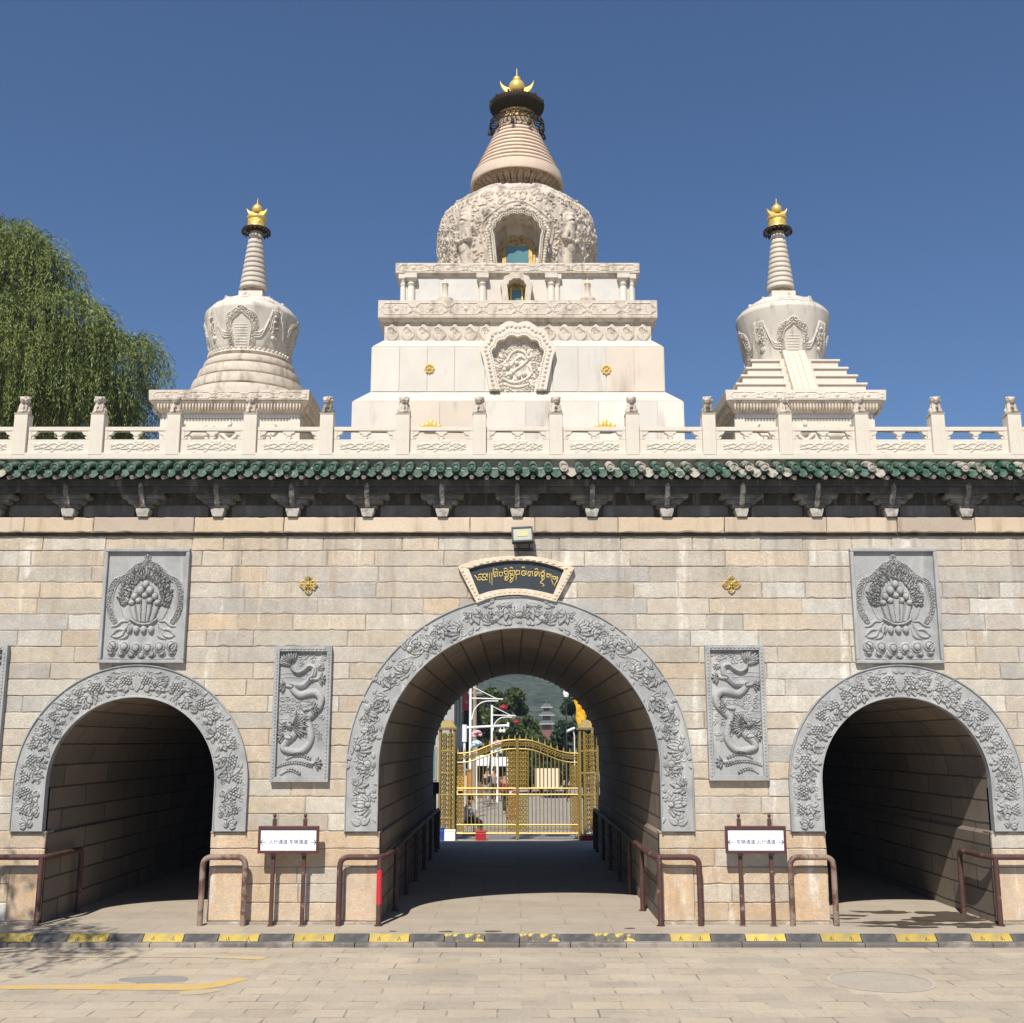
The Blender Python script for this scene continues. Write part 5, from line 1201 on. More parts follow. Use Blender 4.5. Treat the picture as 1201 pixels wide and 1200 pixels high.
# ================================================================== pipe handrails at the passage mouths
def handrail(path, posts, label, mtop=RUST, mpost=None, sticker=False, r=.042):
    """path: bent rail in plan/height, its ends running down to the ground; posts: extra uprights (x, y)"""
    x0, y0, _ = path[0]; t = empty('handrail', (x0, y0, 0), label, 'handrail')
    P = []                                            # rounded bends
    for i, p in enumerate(path):
        if 0 < i < len(path) - 1:
            a = Vector(path[i - 1]); b = Vector(p); c = Vector(path[i + 1]); d = min(.13, (a - b).length * .45, (c - b).length * .45)
            q0 = b + (a - b).normalized() * d; q1 = b + (c - b).normalized() * d
            for k in range(6): s = k / 5; P.append(tuple(q0 * (1 - s) ** 2 + b * 2 * s * (1 - s) + q1 * s * s))
        else: P.append(p)
    off(smooth_angle(MB().tube(P, r, 10).build('rail', mtop, t), 50))
    for x, y in posts:
        off(smooth_angle(MB().tube([(x, y, 0), (x, y, .945)], r * .92, 10).build('post', mpost or mtop, t), 50))
        off(smooth_angle(MB().lathe([(r * 1.5, 0), (r * 1.5, .012)], x, y, 12).build('foot', mpost or mtop, t), 50))
    if sticker: 
        x, y = posts[0]; s = MB(); n = 16
        s.lathe([(r * .96, .30), (r * .96, .78)], x, y, 16); off(smooth_angle(s.build('red_sticker', mat('red_sticker_vinyl', (.50, .03, .045), .4, .1, 6, 40, .05, .05, patch=(.7, .66, .62), pscale=9, pth=(.60, .62), pamt=1.), t), 50))
    return t
YF = YW - .16; H = .955
handrail([(-7.72, YF, 0), (-7.72, YF, H), (-6.97, YF, H), (-6.90, YW + .1, H), (-6.90, YW + 1.15, H), (-6.90, YW + 1.15, 0)], [(-7.0, YF)], 'worn maroon pipe handrail bending into the left arch from its left pier')
handrail([(-4.64, YF, 0), (-4.64, YF, H), (-4.02, YF, H), (-4.02, YF, 0)], [], 'pale worn pipe handrail on the pier between the left arch and its sign', RUSTP)
handrail([(-2.64, YF, 0), (-2.64, YF, H), (-2.06, YF, H), (-1.97, YW + .15, H), (-1.97, YB - .1, H), (-1.97, YB - .1, 0)], [(-2.06, YF)] + [(-1.97, YW + 1.35 + 1.95 * k) for k in range(6)], 'maroon pipe handrail with a red sticker along the left side of the central arch', RUST, None, True)
handrail([(2.60, YF, 0), (2.60, YF, H), (2.02, YF, H), (1.93, YW + .15, H), (1.93, YB - .1, H), (1.93, YB - .1, 0)], [(2.02, YF)] + [(1.93, YW + 1.35 + 1.95 * k) for k in range(6)], 'maroon pipe handrail along the right side of the central arch')
handrail([(3.93, YF, 0), (3.93, YF, H), (4.56, YF, H), (4.56, YF, 0)], [], 'pale worn pipe handrail on the pier between the right arch and its sign', RUSTP)
handrail([(7.62, YF, 0), (7.62, YF, H), (6.90, YF, H), (6.83, YW + .1, H), (6.83, YW + .95, H), (6.83, YW + .95, 0)], [(6.93, YF)], 'worn maroon pipe handrail bending into the right arch from its right pier')
# ================================================================== direction signs
def text_mesh(name, s, size, x, y, z, m, par, ex=.0012, align='CENTER'):
    c = bpy.data.curves.new(name, 'FONT'); c.body = s; c.size = size; c.align_x = align; c.align_y = 'CENTER'; c.extrude = ex; c.resolution_u = 2
    o = bpy.data.objects.new(name, c); COL.objects.link(o); dg = bpy.context.evaluated_depsgraph_get(); dg.update()
    me = bpy.data.meshes.new_from_object(o.evaluated_get(dg)); bpy.data.objects.remove(o); me.materials.clear()
    for v in me.vertices: p = v.co.copy(); v.co = (x + p.x, y - p.z, z + p.y)
    return off(link(name, me, m, par))
def direction_sign(cx, words, label, dz=0., tilt=0.):
    yb = YW - .23; t = empty('direction_sign', (cx, yb, 0), label, 'sign'); z0, z1 = 1.015 + dz, 1.40 + dz; hw = .442
    fm = MB()
    for b in ((-hw, hw, z1 - .045, z1), (-hw, hw, z0, z0 + .04), (-hw, -hw + .036, z0 + .041, z1 - .046), (hw - .036, hw, z0 + .041, z1 - .046)): fm.box(cx + b[0], cx + b[1], yb - .03, yb + .03, b[2], b[3])
    sc_ = []
    for i in range(25): x = cx - hw + .036 + (2 * hw - .072) * i / 24; sc_ += [(x, z1 - .045)]
    for i in range(24): x = cx - hw + .036 + (2 * hw - .072) * (i + .5) / 24; fm.ball((x, yb - .012, z1 - .048), (.016, .012, .014), 8, 5)
    off(fm.build('frame', MAROON, t, bevel=.004)); bd_ = off(MB().box(cx - hw + .034, cx + hw - .034, yb - .012, yb + .012, z0 + .038, z1 - .043).build('panel', WHITEP, t))
    for x in (cx - .225, cx + .225):
        p = off(MB().box(x - .028, x + .028, yb + .031, yb + .087, 0, z1 + .10).build('post', RUST, t, bevel=.008))
        k = MB().lathe([(.024, z1 + .10), (.012, z1 + .112), (.012, z1 + .118)], x, yb + .059, 12).ball((x, yb + .059, z1 + .142), .028, 10, 8); smooth_angle(k.build('finial', MAROON, p), 60)
        MB().box(x - .045, x + .045, yb + .01, yb + .11, 0, .012).build('foot_plate', RUSTP, p)
        MB().box(x - .034, x + .034, yb - .02, yb + .04, z0 - .03, z0 - .001).build('clamp', BLACKP, p)
    yt = yb - .0135; zt = (z0 + z1) / 2 - .035
    text_mesh('lettering', words, .069, cx, yt, zt, BLUEI, t)
    ar = MB()
    for sg in (-1, 1):
        x = cx + sg * .365; ar.prism([(x - .035, zt - .004), (x + .035, zt - .004), (x + .035, zt + .004), (x - .035, zt + .004)], yt - .001, yt + .001)
        for s2 in (-1, 1):
            a = (x + sg * .036, zt); b = (x + sg * .010, zt + s2 * .036); n_ = Vector((b[1] - a[1], -(b[0] - a[0]))).normalized() * .0055
            q_ = [(a[0] + n_.x, a[1] + n_.y), (b[0] + n_.x, b[1] + n_.y), (b[0] - n_.x, b[1] - n_.y), (a[0] - n_.x, a[1] - n_.y)]
            ar.prism(q_ if sg * s2 > 0 else q_[::-1], yt - .0012, yt + .001)
    off(ar.build('arrows', BLUEI, t))
    fx = MB()
    for i in range(14):                                # illegible faded caption
        x = cx - .27 + .54 * i / 13
        for k in range(4): fx.prism([(x - .012, zt + .098 + k * .010), (x + .012, zt + .098 + k * .010), (x + .012, zt + .102 + k * .010), (x - .012, zt + .102 + k * .010)], yt, yt + .001)
        fx.prism([(x - .002, zt + .095), (x + .002, zt + .095), (x + .002, zt + .137), (x - .002, zt + .137)], yt - .0008, yt)
    off(fx.build('faded_caption', REDI, t))
    off(MB().box(cx - .29, cx - .02, yt - .0005, yt + .001, zt - .064, zt - .056).box(cx + .05, cx + .29, yt - .0005, yt + .001, zt - .064, zt - .056).build('faded_small_print', PALEI, t)); return t
direction_sign(-3.39, '人行通道 车辆通道', 'white direction sign in a maroon frame on two posts left of the central arch')
direction_sign(3.425, '车辆通道 人行通道', 'white direction sign in a maroon frame on two posts right of the central arch')
# ================================================================== rubber kerb ramp along the kerb
ORD = ['first', 'second', 'third', 'fourth', 'fifth', 'sixth', 'seventh', 'eighth', 'ninth', 'tenth', 'eleventh', 'twelfth', 'thirteenth', 'fourteenth', 'fifteenth', 'sixteenth', 'seventeenth']
RP_ = [(16.505, .002), (16.50, .012), (16.46, .010), (16.345, -.078), (16.335, -.088)]
def ramp_piece(name, L, m, yellow, flat=1.):
    mb = MB(); n = 13 if yellow else 2                 # ribbed top on the yellow pieces
    prof = [(y - 16.5, z * flat) for y, z in RP_] + [(16.335 - 16.5, -.10), (.005, -.012)]
    mb.prismx(prof, .004, L - .004)
    if yellow:
        for i in range(24):
            x = .015 + (L - .03) * i / 23; mb.prismx([(-.045, .0125), (-.15, -.072), (-.15, -.066), (-.045, .0185)], x - .0055, x + .0055)
    return mb.build(name, m, None, bevel=.003 if not yellow else 0)
proY = ramp_piece('kerb_ramp', .55, YELLOW, True); proB = ramp_piece('kerb_ramp', .475, RUBBER, False)
mk = []
for x in (.14, .41):
    q_ = MB().add([(x - .03, -.125, -.047), (x + .03, -.125, -.047), (x, -.085, -.013), (x - .03, -.13, -.058), (x + .03, -.13, -.058)], [(0, 1, 2), (3, 4, 1, 0)]); mk.append(q_.build('reflector', BLACKP, proY))
proW = proY.data.copy(); proW.materials[0] = YWORN
usedY = usedB = False; ny = nb_ = 0
for k in range(-3, 14):
    xa = -5.186 + 1.0325 * k
    for col_ in ('yellow', 'black'):
        x = xa if col_ == 'yellow' else xa + .553
        mid = x + .27; worn = -1.75 < mid < 1.75 and col_ == 'yellow'
        if mid > 8.9 or mid < -8.6: continue
        vis = -8.0 < mid < 8.0
        if col_ == 'yellow':
            o = proY if not usedY else proY.copy()
            if usedY:
                COL.objects.link(o)
                for ch in proY.children: c = ch.copy(); COL.objects.link(c); c.parent = o
            usedY = True; w = ORD[ny]; ny += 1
            if worn: o.data = proW
        else:
            o = proB if not usedB else proB.copy()
            if usedB: COL.objects.link(o)
            usedB = True; w = ORD[nb_]; nb_ += 1
        o.location = (x, 16.5, random.uniform(-.004, .004)); o.rotation_euler.z = random.uniform(-.006, .006)
        st_ = {'yellow': 'ribbed yellow', 'black': 'smooth black'}[col_]
        if worn: st_ = 'worn blackened yellow'
        tag(o, f'{st_} rubber kerb ramp piece, {w} {col_} one from the left', 'kerb ramp', 'yellow and black kerb ramp pieces')
# litter: a few dead leaves and pebbles on the apron
for (x, y, r, lab) in ((-1.05, 16.72, .05, 'dry leaf scrap on the apron left of the middle'), (-.42, 16.74, .06, 'dark leaf scrap on the apron below the central arch'), (1.55, 17.0, .045, 'dark leaf scrap on the apron near the right side of the central arch'), (-1.8, 16.75, .03, 'small leaf scrap on the apron by the left rail post')):
    b_ = blotch(x, y, r * 1.8, r * .7, 9, .4); tag(MB().prismz(b_, .003, .008).build('leaf_litter', mat('dead_leaf', (.10, .065, .04), .9, .3, 20, 60, .2, .2) if 'dead_leaf' not in bpy.data.materials else bpy.data.materials['dead_leaf']), lab, 'dead leaf')

# ================================================================== golden gate beyond the passage
YG = 36.8; ZG = -.385
G = empty('golden_gate', (.03, YG, ZG), 'ornate golden iron double gate between two openwork pillars beyond the central passage', 'gate')
def gp(pts): return [(x, YG, z) for x, z in pts]
def scroll(mb, cx, cz, r, sg, w=.011, y=YG):
    mb.tube([(cx + sg * r * (1 - t) * math.cos(t * 9), y, cz + r * (1 - t) * math.sin(t * 9)) for t in np.linspace(0, .9, 16)], w, 4)
def pillar(x0, x1):
    p = MB(); p.box(x0 - .02, x1 + .02, YG - .27, YG + .27, ZG, ZG + .16)
    for a, b in ((x0, x0 + .07), (x1 - .07, x1), (x1 - .19, x1 - .14) if x0 < 0 else (x0 + .14, x0 + .19)):
        p.box(a, b, YG - .25, YG - .19, ZG + .16, 2.98).box(a, b, YG + .19, YG + .25, ZG + .16, 2.98)
    for z in (.25, .95, 1.62, 2.3): p.box(x0, x1, YG - .24, YG - .20, z, z + .05)
    o = off(p.build('pillar', GATEG, G, bevel=.004)); s = MB()
    for z in np.arange(-.1, 2.9, .15):
        for sg in (-1, 1):
            for yy in (YG - .22, YG + .22): scroll(s, (x0 + x1) / 2 + sg * .085, z, .085, sg, .016, yy); scroll(s, (x0 + x1) / 2 + sg * .10, z + .075, .06, -sg, .014, yy)
            s.tube([((x0 + x1) / 2 + sg * (x1 - x0) * .47, YG - .18, z), ((x0 + x1) / 2 + sg * (x1 - x0) * .47, YG + .18, z + .15)], .014, 4).tube([((x0 + x1) / 2 + sg * (x1 - x0) * .47, YG + .18, z), ((x0 + x1) / 2 + sg * (x1 - x0) * .47, YG - .18, z + .15)], .014, 4)
        s.ball(((x0 + x1) / 2, YG - .24, z + .08), .02, 6, 5)
    s.build('scrollwork', GATEG, o); c = MB().box(x0 - .05, x1 + .05, YG - .29, YG + .29, 2.98, 3.06)
    cx = (x0 + x1) / 2; w = (x1 - x0) / 2
    c.add([(x0 - .02, YG - .27, 3.06), (x1 + .02, YG - .27, 3.06), (x1 + .02, YG + .27, 3.06), (x0 - .02, YG + .27, 3.06), (cx - w * .5, YG - .14, 3.30), (cx + w * .5, YG - .14, 3.30), (cx + w * .5, YG + .14, 3.30), (cx - w * .5, YG + .14, 3.30)], [(0, 1, 5, 4), (1, 2, 6, 5), (2, 3, 7, 6), (3, 0, 4, 7), (4, 5, 6, 7)])
    c.build('pillar_cap', mat('dull_gold_cap', (.24, .185, .07), .6, .2, 6, 40, .15, .2, metal=.25) if 'dull_gold_cap' not in bpy.data.materials else bpy.data.materials['dull_gold_cap'], o, bevel=.006)
pillar(-2.44, -1.92); pillar(1.98, 2.60)
def leaf(xh, xm, lab):                                  # xh hinge side, xm meeting side
    sg = 1 if xm > xh else -1; W_ = abs(xm - xh); X = lambda t: xh + sg * t * W_
    topz = lambda t: 2.25 + .42 * (.5 - .5 * math.cos(PI * min(1, max(0, (t - .08) / .84))))
    f = MB(); f.tube(gp([(X(0), ZG + .06), (X(0), topz(0))]), .035, 6).tube(gp([(X(1), ZG + .02), (X(1), topz(1) + .05)]), .04, 6)
    for dz, w in ((0, .03), (-.28, .026)): f.tube(gp([(X(t), topz(t) + dz) for t in np.linspace(0, 1, 17)]), w, 6)
    for z, w in ((.98, .032), (1.17, .032), (-.20, .03), (.06, .028)): f.tube(gp([(X(0), z), (X(1), z)]), w, 6)
    for t in (.13, .83): f.tube(gp([(X(t), -.2), (X(t), topz(t) - .28)]), .022, 6)
    for t in (.25, .38, .5, .62, .75, .87): f.tube(gp([(X(t), topz(t) - .28), (X(t), topz(t))]), .016, 5)
    o = off(f.build('gate_leaf', GATEG, G)); b = MB()
    for i in range(1, 11):
        t = .13 + .70 * i / 11; b.tube(gp([(X(t), -.2), (X(t), topz(t) - .28)]), .017, 5)
    b.build('bars', GATEG, o); s = MB()
    for t in (.065, .915):
        w_ = .05 * W_ if t < .5 else .07 * W_
        for z in np.arange(-.1, topz(t) - .38, .135):
            if .94 < z < 1.2: continue
            for q in (-1, 1): scroll(s, X(t) + q * w_ * .5, z, w_ * .62, q, .017); scroll(s, X(t) + q * w_ * .55, z + .07, w_ * .45, -q, .014)
            s.ball((X(t), YG, z + .065), .022, 6, 4)
    for t in np.linspace(.04, .96, 22): scroll(s, X(t), topz(t) - .14, .085, 1, .015)
    for t in np.linspace(.03, .97, 14): scroll(s, X(t), -.08, .07, 1 if int(t * 14) % 2 else -1, .011)
    s.build('scrollwork', GATEG, o)
    for t in np.linspace(.03, .97, 10):
        z = topz(t); MB().add([(X(t) - .03, YG - .02, z + .02), (X(t) + .03, YG - .02, z + .02), (X(t) + .03, YG + .02, z + .02), (X(t) - .03, YG + .02, z + .02), (X(t), YG, z + .19)], [(0, 1, 4), (1, 2, 4), (2, 3, 4), (3, 0, 4)]).build('spear_tip', GATEG, o)
leaf(-1.90, .02, ''); leaf(1.96, .06, '')
CREAM = mat('cream_board', (.78, .72, .55), .6, .05, 3, 40, .03, .03)
nt = empty('notice_board', (.98, YG + .06, 1.2), 'plain cream notice board hung behind the bars of the right gate leaf', 'notice board')
off(MB().box(.60, 1.38, YG + .045, YG + .065, 1.19, 1.79).build('board', CREAM, nt)); off(MB().box(.58, 1.40, YG + .066, YG + .075, 1.17, 1.81).build('backing', BLACKP, nt))
RED = mat('red_plastic', (.36, .022, .028), .4, .1, 5, 40, .05, .05); BLUE = mat('blue_plastic', (.03, .06, .25), .4, .1, 5, 40, .05, .05)
def crate(x, y, w, d, h, z, m, label, cat='box'):
    t = empty('plastic_box', (x, y, z), label, cat); off(MB().box(x - w, x + w, y - d, y + d, z, z + h * .8).build('body', m, t, bevel=.02)); off(MB().box(x - w * 1.06, x + w * 1.06, y - d * 1.06, y + d * 1.06, z + h * .8 + .002, z + h).build('lid', m, t, bevel=.015))
crate(-1.10, 36.45, .16, .12, .30, ZG, RED, 'red plastic box on the ground before the left gate leaf'); crate(2.26, 36.35, .26, .14, .17, ZG, RED, 'low red box at the foot of the right gate pillar')
crate(-2.35, 36.25, .12, .1, .42, ZG, BLUE, 'small blue bin at the foot of the left gate pillar'); crate(-2.05, 36.3, .17, .1, .34, ZG, WHITEP, 'white carton beside the small blue bin')
# ================================================================== street beyond: lamps, camera mast, stalls, trees, pagoda, hills
def px(x, y, Y):                                        # where the ray through picture point (x, y) meets depth Y
    f_, p_ = 1330., math.radians(11.5); u = (x - 600.5) / f_; v = (600 - y) / f_; t = Y / (math.cos(p_) - v * math.sin(p_))
    return -.13 + u * t, 2.6 + (math.sin(p_) + v * math.cos(p_)) * t
ZS = -.384
def lamp(X, Y, Hs, r, label):
    t = empty('street_lamp', (X, Y, ZS), label, 'street lamp', 'white street lamps with red lanterns'); h = Hs
    off(smooth_angle(MB().lathe([(r * 1.6, ZS), (r * 1.6, ZS + .5), (r, ZS + .55), (r, ZS + h)], X, Y, 12).build('post', WHITEM, t), 40)); a = h * .185; z = ZS + h
    m = MB().tube([(X, Y, z - .05), (X + a * 1.15, Y, z - a * .62)], r * .35, 6).tube([(X, Y, z - a * .58), (X + a * 1.4, Y, z - a * .62)], r * .5, 6)
    m.tube(cr([(X + r, Y, z - a * 1.5), (X + a * .18, Y, z - a * 1.05), (X + a * .55, Y, z - a * .74), (X + a * 1.2, Y, z - a * .70)], 6), r * .45, 6); off(m.build('arm', WHITEM, t))
    lx = X + a * 1.42; lz = z - a * .98
    ln = off(smooth_angle(MB().ball((lx, Y, lz), (a * .19, a * .19, a * .10), 16, 10).build('lantern', REDL, t), 60)); MB().lathe([(a * .08, lz + a * .085), (a * .09, lz + a * .11), (a * .02, lz + a * .14)], lx, Y, 10).lathe([(a * .07, lz - a * .12), (a * .08, lz - a * .085)], lx, Y, 10).build('lantern_cap', REDL, ln)
x1, z1 = px(552, 803, 50); lamp(x1, 50., z1 - ZS, .055, 'nearer white street lamp with a red lantern, seen through the central arch')
x1, z1 = px(577, 827, 62); lamp(x1, 62., z1 - ZS, .06, 'farther white street lamp with a red lantern, right of the nearer one')
xm_, zm_ = px(545, 850, 46); t = empty('camera_mast', (xm_, 46, ZS), 'white camera mast with a long horizontal arm behind the gate', 'mast')
_, za = px(550, 852, 46); xe, _ = px(596, 852, 46)
off(smooth_angle(MB().lathe([(.05, ZS), (.05, za - .6), (.10, za - .6), (.10, zm_)], xm_, 46, 12).build('post', WHITEM, t), 40)); off(MB().tube([(xm_, 46, za - .05), (xe, 46, za + .04)], .045, 8).tube([(xe, 46, za - .02), (xe, 46, za + .16)], .05, 8).build('arm', WHITEM, t))
for xx in (587, 591):
    xc, zc = px(xx, 855, 46); c = MB().tube([(xc, 46, za), (xc, 46, zc - .02)], .015, 5).ball((xc, 46, zc - .08), .075, 10, 8); off(smooth_angle(c.build('dome_camera', WHITEM, t), 60))
xc, zc = px(670, 856, 37.5); t = empty('security_camera', (xc, 37.5, zc), 'white bullet camera beside the right gate pillar', 'camera')
off(MB().tube([(xc - .14, 37.3, zc - .05), (xc + .10, 37.5, zc + .05)], .045, 8).build('housing', WHITEM, t)); off(MB().tube([(xc + .06, 37.5, zc), (xc + .10, 37.5, zc - .2), (xc + .10, 37.5, ZS)], .02, 6).build('pole', WHITEM, t))
xc, z0_ = px(557, 802, 58); t = empty('utility_pole', (xc, 58, ZS), 'plain brown wooden pole behind the nearer street lamp', 'pole'); off(smooth_angle(MB().lathe([(.13, ZS), (.10, z0_)], xc, 58, 10).build('shaft', WOODP, t), 40)); off(MB().box(xc - .35, xc + .35, 57.95, 58.05, z0_ - .5, z0_ - .4).build('crossarm', WOODP, t))
xc, zc = px(664, 812, 60); t = empty('globe_lamp', (xc, 60, ZS), 'slim lamp with a white cap in front of the dark tree', 'lamp'); off(MB().lathe([(.04, ZS), (.035, zc - .2)], xc, 60, 8).build('post', BLACKP, t)); off(smooth_angle(MB().lathe([(.12, zc - .25), (.16, zc - .1), (.17, zc), (.10, zc + .14), (.0, zc + .2)], xc, 60, 14).build('shade', WHITEM, t), 50)); off(smooth_angle(MB().lathe([(.06, zc - .42), (.15, zc - .36), (.14, zc - .255)], xc, 60, 14).build('globe', BLACKP, t), 50))
# hanging golden streamers
xc, zt_ = px(680, 806, 45); t = empty('golden_streamer', (xc, 45, zt_), 'tall orange gold fabric streamer hanging at the right of the view through the arch', 'streamer')
ORN = mat('orange_gold_fabric', (.80, .40, .03), .5, .25, 5, 30, .1, .1)
R_ = MB(); 
for i in range(11):
    a, zz = px(674 + 1.1 * i * .9, 806 + (i % 3) * 3, 45); b, zz2 = px(679 + .7 * i, 852 - (i % 4) * 2, 45)
    P_ = [(a + (b - a) * s + .03 * math.sin(s * 14 + i), 45 + .05 * math.sin(i * 2 + s * 9), zz + (zz2 - zz) * s) for s in np.linspace(0, 1, 12)]; R_.tube(P_, [.05 + .03 * abs(math.sin(s * 5 + i)) for s in range(12)], 6)
off(smooth_angle(R_.build('strips', ORN, t), 60)); off(MB().tube([(xc + .55, 45.1, ZS), (xc + .42, 45.1, zt_ + .4)], .05, 8).tube([(xc - .3, 45.1, zt_ + .1), (xc + .5, 45.1, zt_ + .15)], .03, 6).build('pole', WOODP, t))
# shop buildings down the left side of the street
def building(name, xa, xb, ya, yb, z1, wallm, roofm, label, rows, cols, flat=False, face='right'):
    t = empty(name, ((xa + xb) / 2, ya, ZS), label, 'building')
    off(MB().box(xa, xb, ya, yb, ZS - .3, z1).build('wall', wallm, t))
    if flat: off(MB().box(xa - .2, xb + .2, ya - .2, yb + .2, z1 + .002, z1 + .35).build('parapet', wallm, t))
    else:
        zc = z1; h = (xb - xa) * .28
        off(MB().prism([(xa - .5, zc), (xb + .5, zc - .15), (xb + .5, zc), ((xa + xb) / 2 + .1, zc + h), ((xa + xb) / 2 - .1, zc + h), (xa - .5, zc + .1)], ya - .4, yb + .4).build('roof', roofm, t))
    for r in range(rows):
        zz = ZS + 1.0 + r * (z1 - ZS - 1.) / rows
        for c in range(cols):
            y = ya + (yb - ya) * (c + .5) / cols; hh = (z1 - ZS - 1) / rows * .6
            w = off(MB().box(xb - .02, xb + .05, y - .55, y + .55, zz, zz + hh).build('window', WOODP, t)); MB().box(xb + .051, xb + .055, y - .45, y + .45, zz + .1, zz + hh - .1).build('pane', GLASS, w)
        nfx = max(1, int((xb - xa) / 2))
        for c in range(nfx):
            x = xa + (xb - xa) * (c + .5) / nfx; hh = (z1 - ZS - 1) / rows * .6
            w = off(MB().box(x - .55, x + .55, ya - .05, ya + .02, zz, zz + hh).build('window', WOODP, t)); MB().box(x - .45, x + .45, ya - .055, ya - .051, zz + .1, zz + hh - .1).build('pane', GLASS, w)
    return t
GW = mat('grey_render', (.36, .35, .33), .85, .12, 2, 40, .08, .1); BW = mat('brown_timber_front', (.16, .10, .065), .8, .2, 4, 40, .1, .2); RT = mat('dark_roof_tiles', (.075, .08, .085), .8, .2, 8, 40, .15, .3); PW = mat('pale_plaster', (.55, .50, .43), .85, .1, 2, 40, .08, .1)
building('shop_building', -9, -3.25, 62, 74, 6.4, GW, RT, 'grey shop building with a dark roof behind the left gate pillar', 2, 3)
building('shop_building', -11, -4.3, 84, 104, 10.5, PW, RT, 'tall pale building with a dark roof far down the left of the street', 3, 4)
building('shop_building', -9, -2.9, 108, 126, 7.0, BW, RT, 'brown timber shopfront at the far end of the street', 2, 3)
x1, z1 = px(547, 818, 66); t = empty('shop_banner', (x1, 66, z1), 'vertical red shop banner high on the left of the street', 'banner'); off(MB().box(x1 - .22, x1 + .22, 65.95, 66.0, z1 - .75, z1 + .55).build('cloth', mat('red_banner_cloth', (.45, .06, .07), .7, .1, 4, 40, .05, .05, patch=(.62, .45, .42), pscale=3, pth=(.55, .6)), t)); off(MB().tube([(x1 - .24, 65.98, z1 + .58), (x1 - .24, 66, z1 - .85)], .025, 6).build('rod', WHITEM, t))
def flower(x, y, Y, m, label):
    X, Z = px(x, y, Y); t = empty('flower_ornament', (X, Y, Z), label, 'ornament'); mb = MB()
    for i in range(26):
        a = random.uniform(0, 6.28); e = random.uniform(-.5, 1.2); mb.ball((X + .2 * math.cos(e) * math.cos(a), Y + .2 * math.cos(e) * math.sin(a), Z + .17 * math.sin(e)), (.10, .10, .06), 7, 5)
    off(smooth_angle(mb.build('petals', m, t), 70)); off(MB().tube([(X, Y, Z - .2), (X, Y, ZS)], .04, 6).build('stem', WHITEM, t))
PINK = mat('pink_petals', (.66, .38, .42), .7, .12, 5, 40, .05, .05); PBL = mat('pale_blue_petals', (.45, .56, .68), .7, .15, 5, 40, .05, .05)
flower(559, 862, 54, PINK, 'large pink flower ornament on a stem beside the nearer lamp post'); flower(559, 874, 53.2, PBL, 'pale blue flower ornament just below the large pink one'); flower(583, 873, 60, PINK, 'small pink flower ornament beside the farther lamp post'); flower(584, 881, 59, PBL, 'small white flower ornament below the small pink one')
def stall(x0, x1, ytop, Y, m, label, sl=.5):
    xa, za = px(x0, ytop, Y); xb, _ = px(x1, ytop, Y); t = empty('market_stall', ((xa + xb) / 2, Y, ZS), label, 'stall')
    off(MB().prismx([(Y - .9, za - sl), (Y + .8, za), (Y + .8, za + .05), (Y - .9, za - sl + .05)], xa, xb).build('awning', m, t))
    f = MB()
    for x in (xa + .05, xb - .05):
        for y in (Y - .85, Y + .75): f.tube([(x, y, ZS), (x, y, za - (sl if y < Y else .02))], .03, 6)
    off(f.build('frame', WHITEM, t)); off(MB().box(xa + .1, xb - .1, Y - .5, Y + .4, ZS, ZS + .85).build('counter', BW, t)); off(MB().box(xa, xb, Y + .77, Y + .80, ZS, za - .05).build('back_cloth', mat('dark_stall_cloth', (.05, .04, .04), .9, .2, 3, 40, .1, .1) if 'dark_stall_cloth' not in bpy.data.materials else bpy.data.materials['dark_stall_cloth'], t))
GRN = mat('green_awning_cloth', (.10, .36, .20), .7, .1, 4, 40, .05, .05, patch=(.6, .66, .6), pscale=4, pth=(.52, .6))
stall(556, 574, 887, 64, WHITEP, 'stall with a white awning behind the left gate leaf'); stall(576, 596, 889, 74, WHITEP, 'second stall with a white awning, farther down the street'); stall(592, 618, 911, 86, GRN, 'stall with a green awning behind the middle of the gate'); stall(534, 548, 912, 48, ORN, 'stall with an orange awning at the far left behind the gate')
x1, z1 = px(550, 922, 43); t = empty('wooden_post', (x1, 43, ZS), 'orange brown wooden post behind the left gate leaf', 'post'); off(MB().box(x1 - .09, x1 + .09, 42.9, 43.1, ZS, z1 + .55).build('shaft', mat('orange_wood', (.42, .20, .06), .7, .15, 4, 40, .1, .1), t, bevel=.01)); off(MB().box(x1 - .13, x1 + .13, 42.87, 43.13, z1 + .552, z1 + .62).build('cap', WOODP, t, bevel=.01))
x1, z1 = px(601, 945, 46); t = empty('red_display_stand', (x1, 46, ZS), 'red and white display stand behind the middle of the gate', 'display stand'); off(MB().box(x1 - .13, x1 + .13, 45.95, 46.05, ZS + .1, ZS + 1.1).build('board', mat('red_display', (.28, .035, .04), .6, .1, 4, 40, .05, .05, patch=(.7, .6, .55), pscale=5, pth=(.55, .6)), t)); off(MB().box(x1 - .25, x1 + .25, 45.8, 46.2, ZS, ZS + .1).build('base', BLACKP, t))
